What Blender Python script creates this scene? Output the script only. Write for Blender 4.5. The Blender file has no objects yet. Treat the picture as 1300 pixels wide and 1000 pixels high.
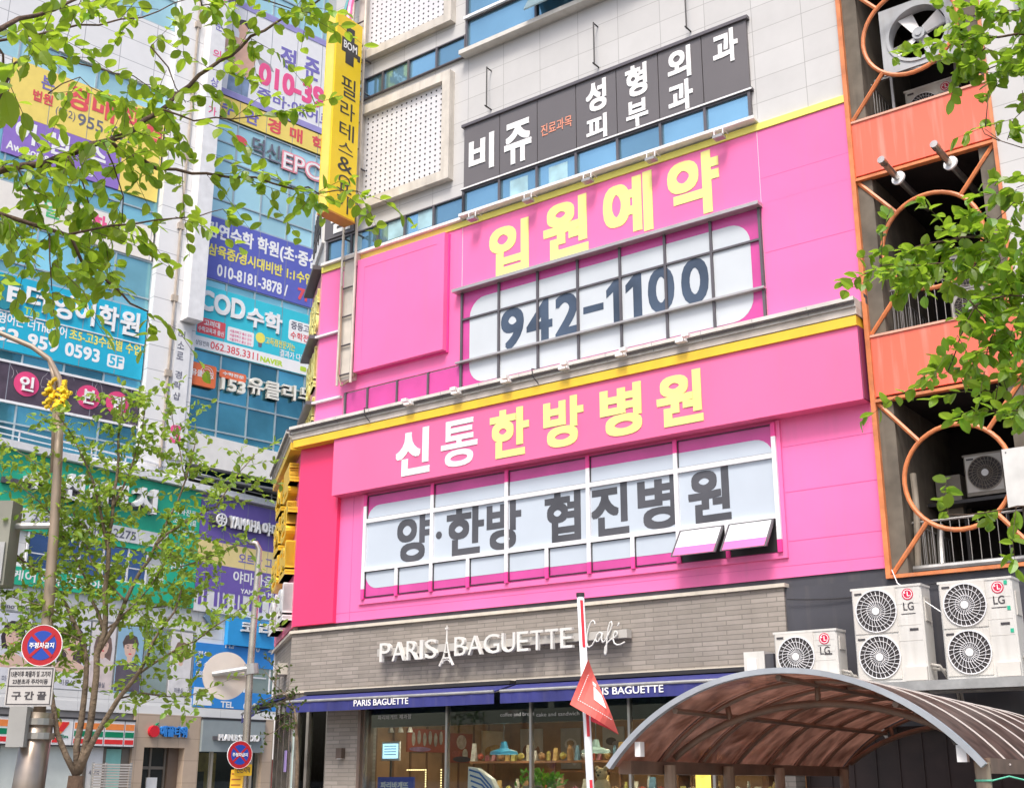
import bpy, math, random
from mathutils import Vector, Matrix
RND = random.Random(7)
sc = bpy.context.scene
rad = math.radians
# ------------------------------------------------------------------ camera, light, exposure
FPX, PITCH, ROLL, EYE = 1578.94, 17.232, -0.0492, 1.6          # focal length in pixels of the 1300x1000 photograph
cam_d = bpy.data.cameras.new('camera'); cam = bpy.data.objects.new('camera', cam_d); sc.collection.objects.link(cam)
cam_d.sensor_fit = 'HORIZONTAL'; cam_d.sensor_width = 36; cam_d.lens = 36*FPX/1300; cam_d.clip_end = 3000; cam_d.clip_start = 0.05
cam.location = (0, 0, EYE); cam.rotation_euler = (rad(90+PITCH), rad(ROLL), 0)
sc.camera = cam
SUN_EL, SUN_AZ = 57, 196          # azimuth measured clockwise from +Y
world = bpy.data.worlds.new('World'); sc.world = world; world.use_nodes = True
wn = world.node_tree; bg = wn.nodes['Background']
sky = wn.nodes.new('ShaderNodeTexSky'); sky.sky_type = 'NISHITA'; sky.sun_disc = False
sky.sun_elevation = rad(SUN_EL); sky.sun_rotation = rad(SUN_AZ); sky.air_density = 1.0; sky.dust_density = 5.0; sky.ozone_density = 1.0
wn.links.new(sky.outputs[0], bg.inputs[0]); bg.inputs[1].default_value = 0.15
sun_d = bpy.data.lights.new('sun', 'SUN'); sun_d.energy = 1.8; sun_d.angle = rad(15); sun_d.color = (1, .97, .92)
sun = bpy.data.objects.new('sun', sun_d); sc.collection.objects.link(sun)
_s = Vector((math.sin(rad(SUN_AZ))*math.cos(rad(SUN_EL)), math.cos(rad(SUN_AZ))*math.cos(rad(SUN_EL)), math.sin(rad(SUN_EL))))
sun.rotation_euler = _s.to_track_quat('Z', 'Y').to_euler()
sc.view_settings.view_transform = 'Standard'; sc.view_settings.look = 'None'; sc.view_settings.gamma = 1
sc.view_settings.exposure = 0.68
sc.cycles.max_bounces = 6; sc.cycles.transparent_max_bounces = 16

# ------------------------------------------------------------------ frames: u along a wall, n out of it, z up
_cp, _sp = math.cos(rad(PITCH)), math.sin(rad(PITCH)); _r = rad(ROLL)
_F = Vector((0, _cp, _sp)); _R0 = Vector((1, 0, 0)); _U0 = Vector((0, -_sp, _cp))
_R = math.cos(_r)*_R0+math.sin(_r)*_U0; _U = -math.sin(_r)*_R0+math.cos(_r)*_U0
CAM = Vector((0, 0, EYE))
def ray(x, y): return _R*((x-650)/FPX)-_U*((y-500)/FPX)+_F
def at(x, y, Y):                                   # point seen at photo pixel x,y at forward distance Y
    d = ray(x, y); return CAM+d*(Y/d.y)
class Frame:
    def __init__(s, o, ang):
        s.o = Vector((o[0], o[1], 0)); s.a = ang; s.x = Vector((math.cos(ang), math.sin(ang), 0)); s.y = Vector((-math.sin(ang), math.cos(ang), 0))
    def w(s, u, n, z): return s.o+s.x*u-s.y*n+Vector((0, 0, z))
    def hit(s, px, py, n=0):
        d = ray(px, py); o = s.o-s.y*n; t = s.y.dot(o-CAM)/s.y.dot(d); p = CAM+d*t
        return (p-s.o).dot(s.x), p.z
    def rect(s, x0, y0, x1, y1, n=0):              # top-left and bottom-right pixels -> u0,u1,z0,z1
        a = s.hit(x0, y0, n); b = s.hit(x1, y1, n); return (a[0], b[0], b[1], a[1])
W0 = Frame((0, 0), 0)
A = Frame((-4.26917521, 24.5), -math.atan2(0.60131311, 0.79901348))      # hospital front
P_ = Frame((-16.0922, 40.2439), rad(90-36.6))                            # podium of the tower over the side street
T_ = Frame((-17.7064, 40.2744), rad(90-46.9))                            # glass tower above it
_cd = rad(-15.5); K_ = Frame(A.w(0, 0, 0), math.atan2(-math.cos(_cd), -math.sin(_cd)))     # cut-off corner, lower floors
K2 = Frame(A.w(.35, 0, 0), K_.a)
META = {}
# ------------------------------------------------------------------ materials
MC = {}
def nt(name):
    m = bpy.data.materials.new(name); m.use_nodes = True; t = m.node_tree; return m, t, t.nodes['Principled BSDF']
STREAKC = {'coral_panel': (.80, .50, .42)}
def mat(name, col, rough=.5, metal=0, var=.08, scale=3, bump=0, bscale=30, streak=0, spec=.5, island=0, emit=None, coat=0):
    if name in MC: return MC[name]
    m, t, b = nt(name); N, L = t.nodes, t.links
    b.inputs['Roughness'].default_value = rough; b.inputs['Metallic'].default_value = metal; b.inputs['Specular IOR Level'].default_value = spec
    b.inputs['Coat Weight'].default_value = coat
    tc = N.new('ShaderNodeTexCoord'); no = N.new('ShaderNodeTexNoise'); no.inputs['Scale'].default_value = scale; no.inputs['Detail'].default_value = 6
    L.new(tc.outputs['Object'], no.inputs['Vector'])
    mx = N.new('ShaderNodeMix'); mx.data_type = 'RGBA'
    mx.inputs[6].default_value = tuple(c*(1-var) for c in col)+(1,); mx.inputs[7].default_value = tuple(min(1, c*(1+var)) for c in col)+(1,)
    mr = N.new('ShaderNodeMapRange'); mr.inputs[1].default_value = .3; mr.inputs[2].default_value = .7
    L.new(no.outputs[0], mr.inputs[0]); L.new(mr.outputs[0], mx.inputs[0]); out = mx.outputs[2]
    if streak:                                     # rain streaks and grime
        mp = N.new('ShaderNodeMapping'); mp.inputs['Scale'].default_value = (5, 5, .35); L.new(tc.outputs['Object'], mp.inputs[0])
        n2 = N.new('ShaderNodeTexNoise'); n2.inputs['Scale'].default_value = 1.6; n2.inputs['Detail'].default_value = 8; L.new(mp.outputs[0], n2.inputs[0])
        r2 = N.new('ShaderNodeMapRange'); r2.inputs[1].default_value = .52; r2.inputs[2].default_value = .78; r2.inputs[4].default_value = streak; L.new(n2.outputs[0], r2.inputs[0])
        m2 = N.new('ShaderNodeMix'); m2.data_type = 'RGBA'; m2.inputs[7].default_value = STREAKC.get(name, (.23, .2, .16))+(1,); L.new(r2.outputs[0], m2.inputs[0]); L.new(out, m2.inputs[6]); out = m2.outputs[2]
    if island:
        g = N.new('ShaderNodeNewGeometry'); h = N.new('ShaderNodeHueSaturation'); r3 = N.new('ShaderNodeMapRange'); r3.inputs[3].default_value = 1-island; r3.inputs[4].default_value = 1+island
        L.new(g.outputs['Random Per Island'], r3.inputs[0]); L.new(r3.outputs[0], h.inputs['Value']); L.new(out, h.inputs['Color']); out = h.outputs[0]
    L.new(out, b.inputs['Base Color'])
    if bump:
        n3 = N.new('ShaderNodeTexNoise'); n3.inputs['Scale'].default_value = bscale; n3.inputs['Detail'].default_value = 4; L.new(tc.outputs['Object'], n3.inputs[0])
        bp = N.new('ShaderNodeBump'); bp.inputs['Strength'].default_value = bump; bp.inputs['Distance'].default_value = .02; L.new(n3.outputs[0], bp.inputs['Height']); L.new(bp.outputs[0], b.inputs['Normal'])
    if emit:
        b.inputs['Emission Color'].default_value = col+(1,); b.inputs['Emission Strength'].default_value = emit
    MC[name] = m; return m
def brickmat(name, c1, c2, cm, bw, rh, mortar=.012, off=.5, rough=.7, bump=.4, var=.25, spec=.3):
    if name in MC: return MC[name]
    m, t, b = nt(name); N, L = t.nodes, t.links
    tc = N.new('ShaderNodeTexCoord'); sp = N.new('ShaderNodeSeparateXYZ'); cb = N.new('ShaderNodeCombineXYZ'); L.new(tc.outputs['Object'], sp.inputs[0])
    ad = N.new('ShaderNodeMath'); ad.operation = 'ADD'; L.new(sp.outputs[0], ad.inputs[0]); L.new(sp.outputs[1], ad.inputs[1])
    L.new(ad.outputs[0], cb.inputs[0]); L.new(sp.outputs[2], cb.inputs[1])
    br = N.new('ShaderNodeTexBrick'); br.offset = off; br.inputs['Scale'].default_value = 1
    br.inputs['Color1'].default_value = c1+(1,); br.inputs['Color2'].default_value = c2+(1,); br.inputs['Mortar'].default_value = cm+(1,)
    br.inputs['Brick Width'].default_value = bw; br.inputs['Row Height'].default_value = rh; br.inputs['Mortar Size'].default_value = mortar; br.inputs['Mortar Smooth'].default_value = .2
    L.new(cb.outputs[0], br.inputs['Vector'])
    no = N.new('ShaderNodeTexNoise'); no.inputs['Scale'].default_value = 1.3; no.inputs['Detail'].default_value = 9; no.inputs['Roughness'].default_value = .7; L.new(tc.outputs['Object'], no.inputs[0])
    mr = N.new('ShaderNodeMapRange'); mr.inputs[1].default_value = .3; mr.inputs[2].default_value = .7; mr.inputs[3].default_value = 1-var; mr.inputs[4].default_value = 1+var*.4; L.new(no.outputs[0], mr.inputs[0])
    h = N.new('ShaderNodeHueSaturation'); L.new(br.outputs[0], h.inputs['Color']); L.new(mr.outputs[0], h.inputs['Value']); L.new(h.outputs[0], b.inputs['Base Color'])
    b.inputs['Roughness'].default_value = rough; b.inputs['Specular IOR Level'].default_value = spec
    bp = N.new('ShaderNodeBump'); bp.inputs['Strength'].default_value = bump; bp.inputs['Distance'].default_value = .01; bp.invert = True; L.new(br.outputs['Fac'], bp.inputs['Height']); L.new(bp.outputs[0], b.inputs['Normal'])
    MC[name] = m; return m
def clearglass(name, tint, refl=.12, rough=.02):
    if name in MC: return MC[name]
    m = bpy.data.materials.new(name); m.use_nodes = True; t = m.node_tree; N, L = t.nodes, t.links; N.remove(N['Principled BSDF'])
    tr = N.new('ShaderNodeBsdfTransparent'); tr.inputs[0].default_value = tint+(1,); gl = N.new('ShaderNodeBsdfGlossy'); gl.inputs['Roughness'].default_value = rough
    fr = N.new('ShaderNodeLayerWeight'); fr.inputs[0].default_value = refl; mx = N.new('ShaderNodeMixShader')
    L.new(fr.outputs['Fresnel'], mx.inputs[0]); L.new(tr.outputs[0], mx.inputs[1]); L.new(gl.outputs[0], mx.inputs[2]); L.new(mx.outputs[0], N['Material Output'].inputs[0])
    MC[name] = m; return m
def polycarb(name):
    m = bpy.data.materials.new(name); m.use_nodes = True; t = m.node_tree; N, L = t.nodes, t.links; b = N['Principled BSDF']
    tc = N.new('ShaderNodeTexCoord'); no = N.new('ShaderNodeTexNoise'); no.inputs['Scale'].default_value = 2.2; no.inputs['Detail'].default_value = 9; no.inputs['Distortion'].default_value = 1.4; L.new(tc.outputs['Object'], no.inputs[0])
    cr = N.new('ShaderNodeValToRGB'); cr.color_ramp.elements[0].color = (.10, .055, .042, 1); cr.color_ramp.elements[1].color = (.26, .16, .135, 1); cr.color_ramp.elements[0].position = .3; cr.color_ramp.elements[1].position = .72
    L.new(no.outputs[0], cr.inputs[0]); L.new(cr.outputs[0], b.inputs['Base Color']); b.inputs['Roughness'].default_value = .28; b.inputs['Specular IOR Level'].default_value = .6
    tl = N.new('ShaderNodeBsdfTranslucent'); tl.inputs[0].default_value = (.2, .075, .05, 1); tp = N.new('ShaderNodeBsdfTransparent'); tp.inputs[0].default_value = (.3, .13, .1, 1)
    m1 = N.new('ShaderNodeMixShader'); m1.inputs[0].default_value = .45; m2 = N.new('ShaderNodeMixShader'); m2.inputs[0].default_value = .3
    L.new(b.outputs[0], m1.inputs[1]); L.new(tl.outputs[0], m1.inputs[2]); c2 = N.new('ShaderNodeValToRGB'); c2.color_ramp.elements[0].color = (.08, .032, .02, 1); c2.color_ramp.elements[1].color = (.34, .17, .12, 1); c2.color_ramp.elements[0].position = .32; c2.color_ramp.elements[1].position = .7; L.new(no.outputs[0], c2.inputs[0]); L.new(c2.outputs[0], tl.inputs[0])
    n2 = N.new('ShaderNodeTexNoise'); n2.inputs['Scale'].default_value = 5; n2.inputs['Detail'].default_value = 7; L.new(tc.outputs['Object'], n2.inputs[0]); bp = N.new('ShaderNodeBump'); bp.inputs['Strength'].default_value = .15; bp.inputs['Distance'].default_value = .05; L.new(n2.outputs[0], bp.inputs['Height']); L.new(bp.outputs[0], b.inputs['Normal']); rr = N.new('ShaderNodeMapRange'); rr.inputs[1].default_value = .35; rr.inputs[2].default_value = .65; rr.inputs[3].default_value = .12; rr.inputs[4].default_value = .42; L.new(n2.outputs[0], rr.inputs[0]); L.new(rr.outputs[0], m2.inputs[0])
    L.new(m1.outputs[0], m2.inputs[1]); L.new(tp.outputs[0], m2.inputs[2]); L.new(m2.outputs[0], N['Material Output'].inputs[0])
    return m
def leafmat(name, c, tcol, hue=.03):
    m = bpy.data.materials.new(name); m.use_nodes = True; t = m.node_tree; N, L = t.nodes, t.links; b = N['Principled BSDF']
    g = N.new('ShaderNodeNewGeometry'); h = N.new('ShaderNodeHueSaturation'); h.inputs['Color'].default_value = c+(1,)
    a = N.new('ShaderNodeMapRange'); a.inputs[3].default_value = .5; a.inputs[4].default_value = 1.45; L.new(g.outputs['Random Per Island'], a.inputs[0]); L.new(a.outputs[0], h.inputs['Value'])
    f = N.new('ShaderNodeMath'); f.operation = 'FRACT'; mu = N.new('ShaderNodeMath'); mu.operation = 'MULTIPLY'; mu.inputs[1].default_value = 17.3; L.new(g.outputs['Random Per Island'], mu.inputs[0]); L.new(mu.outputs[0], f.inputs[0])
    a2 = N.new('ShaderNodeMapRange'); a2.inputs[3].default_value = .5-hue; a2.inputs[4].default_value = .5+hue; L.new(f.outputs[0], a2.inputs[0]); L.new(a2.outputs[0], h.inputs['Hue'])
    L.new(h.outputs[0], b.inputs['Base Color']); b.inputs['Roughness'].default_value = .38; b.inputs['Specular IOR Level'].default_value = .55
    tl = N.new('ShaderNodeBsdfTranslucent'); tl.inputs[0].default_value = tcol+(1,); mx = N.new('ShaderNodeMixShader'); mx.inputs[0].default_value = .5
    L.new(b.outputs[0], mx.inputs[1]); L.new(tl.outputs[0], mx.inputs[2]); L.new(mx.outputs[0], N['Material Output'].inputs[0]); return m
def coated(name, col, metal=.8, rough=.06, var=.18, wob=.12, island=.25):
    m = mat(name, col, rough, metal, var, .5, wob, 1.2, island=island); return m
WHITE = mat('white_paint', (.8, .8, .8), .45, streak=.12); TEXTW = mat('white_letter', (.86, .86, .86), .4, var=.02)
TILE = brickmat('white_stone_tile', (.53, .525, .52), (.57, .565, .56), (.34, .335, .33), .881, .455, .006, 0, .45, .25, .07)
PINK = mat('pink_panel', (.86, .165, .41), .38, var=.09, scale=.45, streak=.1, bump=.05, bscale=1.5); PINKB = mat('pink_board', (.86, .155, .34), .35, var=.08, scale=.4, streak=.06, bump=.05, bscale=1.5)
PINKD = mat('pink_film', (.58, .07, .30), .22, var=.12, scale=1.5); ROSE = mat('rose_panel', (.86, .045, .16), .35, var=.04, scale=.6); PINKF = mat('pink_frame', (.82, .06, .31), .35, var=.04)
YEL = mat('yellow_letter', (.86, .81, .27), .45, var=.03); YELS = mat('yellow_trim', (.80, .52, .035), .4, var=.07, streak=.1); YELP = mat('pale_yellow_trim', (.86, .8, .16), .45, var=.05)
GREYS = mat('grey_sign_panel', (.13, .12, .125), .4, var=.05, scale=1); DK = mat('dark_metal', (.03, .028, .03), .45); DK2 = mat('charcoal_panel', (.055, .055, .066), .55, var=.25, scale=1.2, streak=.15)
MULL = mat('grey_mullion', (.12, .11, .12), .4, .3); FRW = mat('white_frame', (.78, .78, .8), .35)
FILMW = mat('white_film', (.50, .56, .63), .15, var=.05, scale=.8, bump=.02, bscale=2, spec=.7); FILMU = mat('pale_film', (.56, .60, .635), .22, var=.05, scale=1.1); FILMT = mat('charcoal_letter', (.075, .075, .085), .28, var=.25, scale=1.2); FILMB = mat('blue_grey_letter', (.055, .08, .125), .25, var=.35, scale=1)
CONC = mat('concrete_ledge', (.62, .6, .56), .7, var=.12, scale=2, streak=.22); CONC2 = mat('darker_underside', (.5, .45, .4), .8, var=.2, scale=2.5, streak=.3)  # underside darker and browner than the ledge, with stronger streaks
BLUEG = coated('blue_window_glass', (.21, .40, .53), .7); TEALG = coated('tower_glass', (.26, .56, .62), .5, .05, .22, .16, .3); PALEG = coated('pale_tower_glass', (.45, .72, .76), .35, .08, .1, .1, .12); DTEAL = coated('deep_tower_glass', (.08, .28, .36), .62, .05, .3, .2, .4)
BRICK = brickmat('grey_brick', (.27, .24, .21), (.35, .31, .275), (.22, .2, .175), .42, .072, .008, .37, .75, .6, .2)
NAVY = mat('navy_canvas', (.028, .032, .17), .75, var=.2, scale=2.5, streak=.12); STEEL = mat('brushed_steel', (.55, .53, .5), .28, .9, var=.12); GALV = mat('galvanised_steel', (.42, .42, .41), .45, .6, var=.15, scale=6)
CHROME = mat('stainless_pole', (.5, .45, .4), .22, .85, var=.25, scale=4); ORANGE = mat('orange_steel', (.62, .20, .07), .45, var=.22, scale=5, streak=.3, bump=.15, bscale=25); CORAL = mat('coral_panel', (.78, .145, .085), .42, var=.08, scale=.8, streak=.38)
ACW = mat('aircon_casing', (.62, .61, .58), .42, var=.07, streak=.3); ACG = mat('aircon_grille', (.58, .56, .52), .45, var=.05); ACD = mat('fan_cavity', (.035, .03, .03), .6); ACR = mat('red_logo', (.55, .012, .06), .4); ACT = mat('dark_print', (.05, .045, .05), .5)
WOODP = mat('brown_paint', (.16, .105, .075), .45, var=.25, scale=5, streak=.2); BARK = mat('bark', (.17, .125, .085), .9, var=.35, scale=14, bump=.9, bscale=40); BARKD = mat('dark_bark', (.10, .062, .04), .9, var=.3, scale=20, bump=.6, bscale=60)
ASPH = mat('asphalt', (.05, .05, .052), .85, var=.2, scale=8, bump=.4, bscale=150); PAVE = brickmat('pavement_blocks', (.26, .24, .22), (.3, .28, .26), (.15, .14, .13), .2, .1, .006)
RECESS = mat('recess_wall', (.018, .013, .013), .85, var=.3, scale=2); INNER = mat('inner_concrete', (.30, .26, .21), .8, var=.15, scale=3, streak=.4)  # recess wall near-black: the shade inside the bay is put into its colour

# ------------------------------------------------------------------ mesh builder
class MB:
    def __init__(s, fr=W0): s.f = fr; s.v = []; s.p = []; s.m = []; s.sm = False
    def quad(s, pts, mi=0): b = len(s.v); s.v += [tuple(p) for p in pts]; s.p.append(tuple(range(b, b+len(pts)))); s.m.append(mi)
    def box(s, u0, u1, n0, n1, z0, z1, mi=0):
        b = len(s.v); s.v += [(u, n, z) for z in (z0, z1) for n in (n0, n1) for u in (u0, u1)]
        for f in ((0, 1, 3, 2), (4, 6, 7, 5), (0, 4, 5, 1), (2, 3, 7, 6), (0, 2, 6, 4), (1, 5, 7, 3)): s.p.append(tuple(b+i for i in f)); s.m.append(mi)
        return s
    def prism(s, out, n0, n1, mi=0):               # outline [(u,z)] extruded along n
        b = len(s.v); k = len(out); s.v += [(u, n0, z) for u, z in out]+[(u, n1, z) for u, z in out]
        s.p.append(tuple(range(b, b+k))); s.p.append(tuple(range(b+2*k-1, b+k-1, -1))); s.m += [mi, mi]
        for i in range(k): j = (i+1) % k; s.p.append((b+i, b+j, b+k+j, b+k+i)); s.m.append(mi)
        return s
    def hull(s, a, b_, mi=0):                      # two same-length rings joined and capped
        b = len(s.v); k = len(a); s.v += [tuple(p) for p in a]+[tuple(p) for p in b_]
        s.p.append(tuple(range(b, b+k))); s.p.append(tuple(range(b+2*k-1, b+k-1, -1))); s.m += [mi, mi]
        for i in range(k): j = (i+1) % k; s.p.append((b+i, b+j, b+k+j, b+k+i)); s.m.append(mi)
        return s
    def tube(s, path, r, seg=8, mi=0, closed=False, caps=True):
        path = [Vector(p) for p in path]; k = len(path); b = len(s.v); rr = r if isinstance(r, (list, tuple)) else [r]*k
        prev = None
        for i, p in enumerate(path):
            if closed: d = path[(i+1) % k]-path[i-1]
            else: d = path[min(i+1, k-1)]-path[max(i-1, 0)]
            d = d.normalized() if d.length > 1e-9 else Vector((0, 0, 1))
            if prev is None: a = d.cross(Vector((0, 0, 1)) if abs(d.z) < .9 else Vector((1, 0, 0))).normalized()
            else: a = (prev-d*prev.dot(d)); a = a.normalized() if a.length > 1e-6 else d.orthogonal().normalized()
            prev = a; c = d.cross(a)
            for q in range(seg): t = 2*math.pi*q/seg; s.v.append(tuple(p+(a*math.cos(t)+c*math.sin(t))*rr[i]))
        for i in range(k if closed else k-1):
            i2 = (i+1) % k
            for q in range(seg): q2 = (q+1) % seg; s.p.append((b+i*seg+q, b+i*seg+q2, b+i2*seg+q2, b+i2*seg+q)); s.m.append(mi)
        if caps and not closed: s.p.append(tuple(b+q for q in range(seg))[::-1]); s.p.append(tuple(b+(k-1)*seg+q for q in range(seg))); s.m += [mi, mi]
        return s
    def disc(s, u, z, r, n0, n1, seg=28, mi=0, rz=None): return s.prism([(u+r*math.cos(2*math.pi*i/seg), z+(rz or r)*math.sin(2*math.pi*i/seg)) for i in range(seg)], n0, n1, mi)
    def ring(s, u, z, r0, r1, n0, n1, seg=36, mi=0):
        c = [(math.cos(2*math.pi*i/seg), math.sin(2*math.pi*i/seg)) for i in range(seg)]
        for i in range(seg):
            a, b = c[i], c[(i+1) % seg]
            s.prism([(u+a[0]*r0, z+a[1]*r0), (u+a[0]*r1, z+a[1]*r1), (u+b[0]*r1, z+b[1]*r1), (u+b[0]*r0, z+b[1]*r0)], n0, n1, mi)
        return s
    def stroke(s, pts, w, n0, n1, mi=0):           # flat line of width w through (u,z) points
        for (a, b), (c, d) in zip(pts, pts[1:]):
            l = math.hypot(c-a, d-b) or 1; x, y = -(d-b)/l*w/2, (c-a)/l*w/2; ex, ey = (c-a)/l*w*.3, (d-b)/l*w*.3
            s.prism([(a+x-ex, b+y-ey), (c+x+ex, d+y+ey), (c-x+ex, d-y+ey), (a-x-ex, b-y-ey)], n0, n1, mi); n1 += .0006
        return s
    def text(s, body, r, n0, n1, bold=.03, mi=0, shear=0):
        v, f = textmesh(body, bold, shear); u0, u1, z0, z1 = r; b = len(s.v)
        for x, y, k in v: s.v.append((u0+x*(u1-u0), n0+(n1-n0)*k, z0+y*(z1-z0)))
        for p in f: s.p.append(tuple(b+i for i in p)); s.m.append(mi)
        return s
    def obj(s, name, mats, parent=None, base=None, smooth=False):
        f = s.f
        if parent is not None and parent.name in META: f, base = META[parent.name]
        elif base is None:
            xs = list(zip(*s.v)); base = ((min(xs[0])+max(xs[0]))/2, (min(xs[1])+max(xs[1]))/2, min(xs[2]))
        me = bpy.data.meshes.new(name); bu, bn, bz = base
        if f is s.f: vv = [(u-bu, -(n-bn), z-bz) for u, n, z in s.v]
        else:                                      # part modelled in another frame than its thing's
            vv = []
            for u, n, z in s.v:
                p = s.f.w(u, n, z)-f.o; vv.append((p.dot(f.x)-bu, p.dot(f.y)+bn, z-bz))
        me.from_pydata(vv, [], s.p); me.update()
        for m in (mats if isinstance(mats, (list, tuple)) else [mats]): me.materials.append(m)
        me.polygons.foreach_set('material_index', s.m)
        if smooth: me.polygons.foreach_set('use_smooth', [True]*len(me.polygons))
        bm_fix(me)
        o = bpy.data.objects.new(name, me); sc.collection.objects.link(o)
        if parent is not None: o.parent = parent; META[o.name] = (f, base)
        else: o.location = f.w(*base); o.rotation_euler = (0, 0, f.a); META[o.name] = (f, base)
        return o
import bmesh
def bm_fix(me):
    bm = bmesh.new(); bm.from_mesh(me); bmesh.ops.recalc_face_normals(bm, faces=bm.faces); bm.to_mesh(me); bm.free()
_TC = {}
def textmesh(body, bold, shear=0):                 # bold: the glyph laid over itself in a small circle, so that strokes thicken and counters stay open
    key = (body, bold, shear)
    if key in _TC: return _TC[key]
    if bold > .008:
        v0, f0 = textraw(body, shear); v, f = [], []
        for i, (ox, oy) in enumerate(((1, 1), (1, -1), (-1, 1), (-1, -1), (1, 0), (-1, 0), (0, 1), (0, -1))): b = len(v); v += [(x+bold*.88*ox, y+bold*.88*oy, k-(.012*i if k > .5 else 0)) for x, y, k in v0]; f += [tuple(q+b for q in p) for p in f0]
    else: v, f = textraw(body, shear)
    x0 = min(q[0] for q in v); x1 = max(q[0] for q in v); y0 = min(q[1] for q in v); y1 = max(q[1] for q in v)
    v = [((x-x0)/(x1-x0 or 1), (y-y0)/(y1-y0 or 1), z) for x, y, z in v]; _TC[key] = (v, f); return _TC[key]
def textraw(body, shear=0):
    c = bpy.data.curves.new('lettering', 'FONT'); c.body = body; c.extrude = .1; c.resolution_u = 4; c.shear = shear
    o = bpy.data.objects.new('lettering', c); sc.collection.objects.link(o)
    dg = bpy.context.evaluated_depsgraph_get(); me = bpy.data.meshes.new_from_object(o.evaluated_get(dg))
    v = [tuple(q.co) for q in me.vertices]; f = [tuple(p.vertices) for p in me.polygons]
    bpy.data.objects.remove(o); bpy.data.curves.remove(c); bpy.data.meshes.remove(me)
    return [(x, y, 1.0 if z > 0 else 0.0) for x, y, z in v], f
def tag(o, label, cat, group=None, kind=None):
    if label: o['label'] = label
    if cat: o['category'] = cat
    if group: o['group'] = group
    if kind: o['kind'] = kind
    return o
def thing(name, label, cat, fr, base, group=None):
    o = bpy.data.objects.new(name, None); sc.collection.objects.link(o); o.empty_display_size = .2
    o.location = fr.w(*base); o.rotation_euler = (0, 0, fr.a); META[o.name] = (fr, base)
    return tag(o, label, cat, group)
def dup(root, loc, rz, label):
    r = root.copy(); sc.collection.objects.link(r); r.location = loc; r.rotation_euler = (0, 0, rz); r['label'] = label
    for ch in list(root.children):
        c = ch.copy(); sc.collection.objects.link(c); c.parent = r
        for g in ch.children: d = g.copy(); sc.collection.objects.link(d); d.parent = c
    return r
def B(fr, *a): return MB(fr).box(*a)
def rrect(u0, u1, z0, z1, r, k=6):
    out = []
    for cx, cz, a0 in ((u1-r, z1-r, 0), (u0+r, z1-r, 90), (u0+r, z0+r, 180), (u1-r, z0+r, 270)):
        for i in range(k+1): a = rad(a0+90*i/k); out.append((cx+r*math.cos(a), cz+r*math.sin(a)))
    return out

# ------------------------------------------------------------------ ground
g = MB(W0); g.quad([(-1500, -1500, 0), (1500, -1500, 0), (1500, 1500, 0), (-1500, 1500, 0)]); g.f = W0
tag(g.obj('ground', ASPH, base=(0, 0, 0)), None, None, kind='structure')
g = MB(A)
g.box(-3, 40, .0, 6.5, .004, .14); tag(g.obj('pavement', PAVE), None, None, kind='structure')
g = MB(P_); g.box(-25, 40, 0, 4.0, .004, .14); tag(g.obj('pavement', PAVE), None, None, kind='structure')
g = MB(W0); g.box(-9, 12, -13, 3.5, .004, .14); tag(g.obj('pavement', PAVE), None, None, kind='structure')
g = MB(A)
for i in range(14): g.box(-6+i*5, -3.4+i*5, 11.4, 11.55, .004, .008)
tag(g.obj('road_marking', WHITE), None, None, kind='structure')

# ================================================================== HOSPITAL BUILDING
hb = thing('hospital_building', 'pink fronted hospital building with bakery at street level and white tiled upper floors', 'building', A, (6, 0, 0))
ZT = 24.0
w = MB(A)                                          # white tiled walls of the upper floors, round the bay
w.box(.35, 11.9, -.3, 0, 8.42, ZT); w.box(11.9, 14.06, -.3, 0, 19.3, ZT); w.box(14.06, 14.55, -.3, .02, 4.3, ZT)
w.obj('wall', TILE, hb)
w = MB(A); w.box(.0, 17.5, -6.2, -6, 0, 8.4); w.box(.35, 17.5, -8.2, -8, 8.4, ZT); w.box(0, 17.5, -6, -.3, 3.32, 3.6); w.box(.35, 17.5, -8, -.31, ZT-.3, ZT-.004)
w.box(.35, 11.9, -8, -.32, 8.2, 8.4); w.obj('structure_core', INNER, hb)
w = MB(A); w.box(14.56, 24, -.7, -.4, 0, ZT); w.obj('side_wall', TILE, hb)
for zz in (5.0, 8.6, 12.2, 15.8, 19.4):            # blue glass wall right of the bay
    m = MB(A)
    for i in range(4): m.box(14.7+i*1.1, 15.75+i*1.1, -.4, -.36, zz+.1, zz+2.9)
    wi = m.obj('window', BLUEG, hb)
    m = MB(A)
    for i in range(5): m.box(14.65+i*1.1, 14.7+i*1.1, -.4, -.3, zz, zz+3)
    m.box(14.7, 19.05, -.4, -.32, zz, zz+.1); m.box(14.7, 19.05, -.4, -.32, zz+2.9, zz+3); m.obj('frame', FRW, wi)
w = MB(K2); w.box(-1.7, -.02, -.3, 0, 8.42, ZT); w.obj('corner_wall', TILE, hb)
w = MB(K_); w.box(-4, -.02, -.3, -.03, 3.22, 8.0); w.obj('corner_wall', BRICK, hb)
_c = K_.w(-4, 0, 0)-A.o; cu, cn = _c.dot(A.x), -_c.dot(A.y)
w = MB(A); w.box(cu-.0, cu+.3, cn-6.5, cn, 3.22, 8.42); w.obj('side_wall', TILE, hb)
_c = K2.w(-1.7, 0, 0)-A.o; cu, cn = _c.dot(A.x), -_c.dot(A.y)
w = MB(A); w.box(cu, cu+.3, cn-7.5, cn, 8.42, ZT); w.obj('side_wall', TILE, hb)
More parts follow.
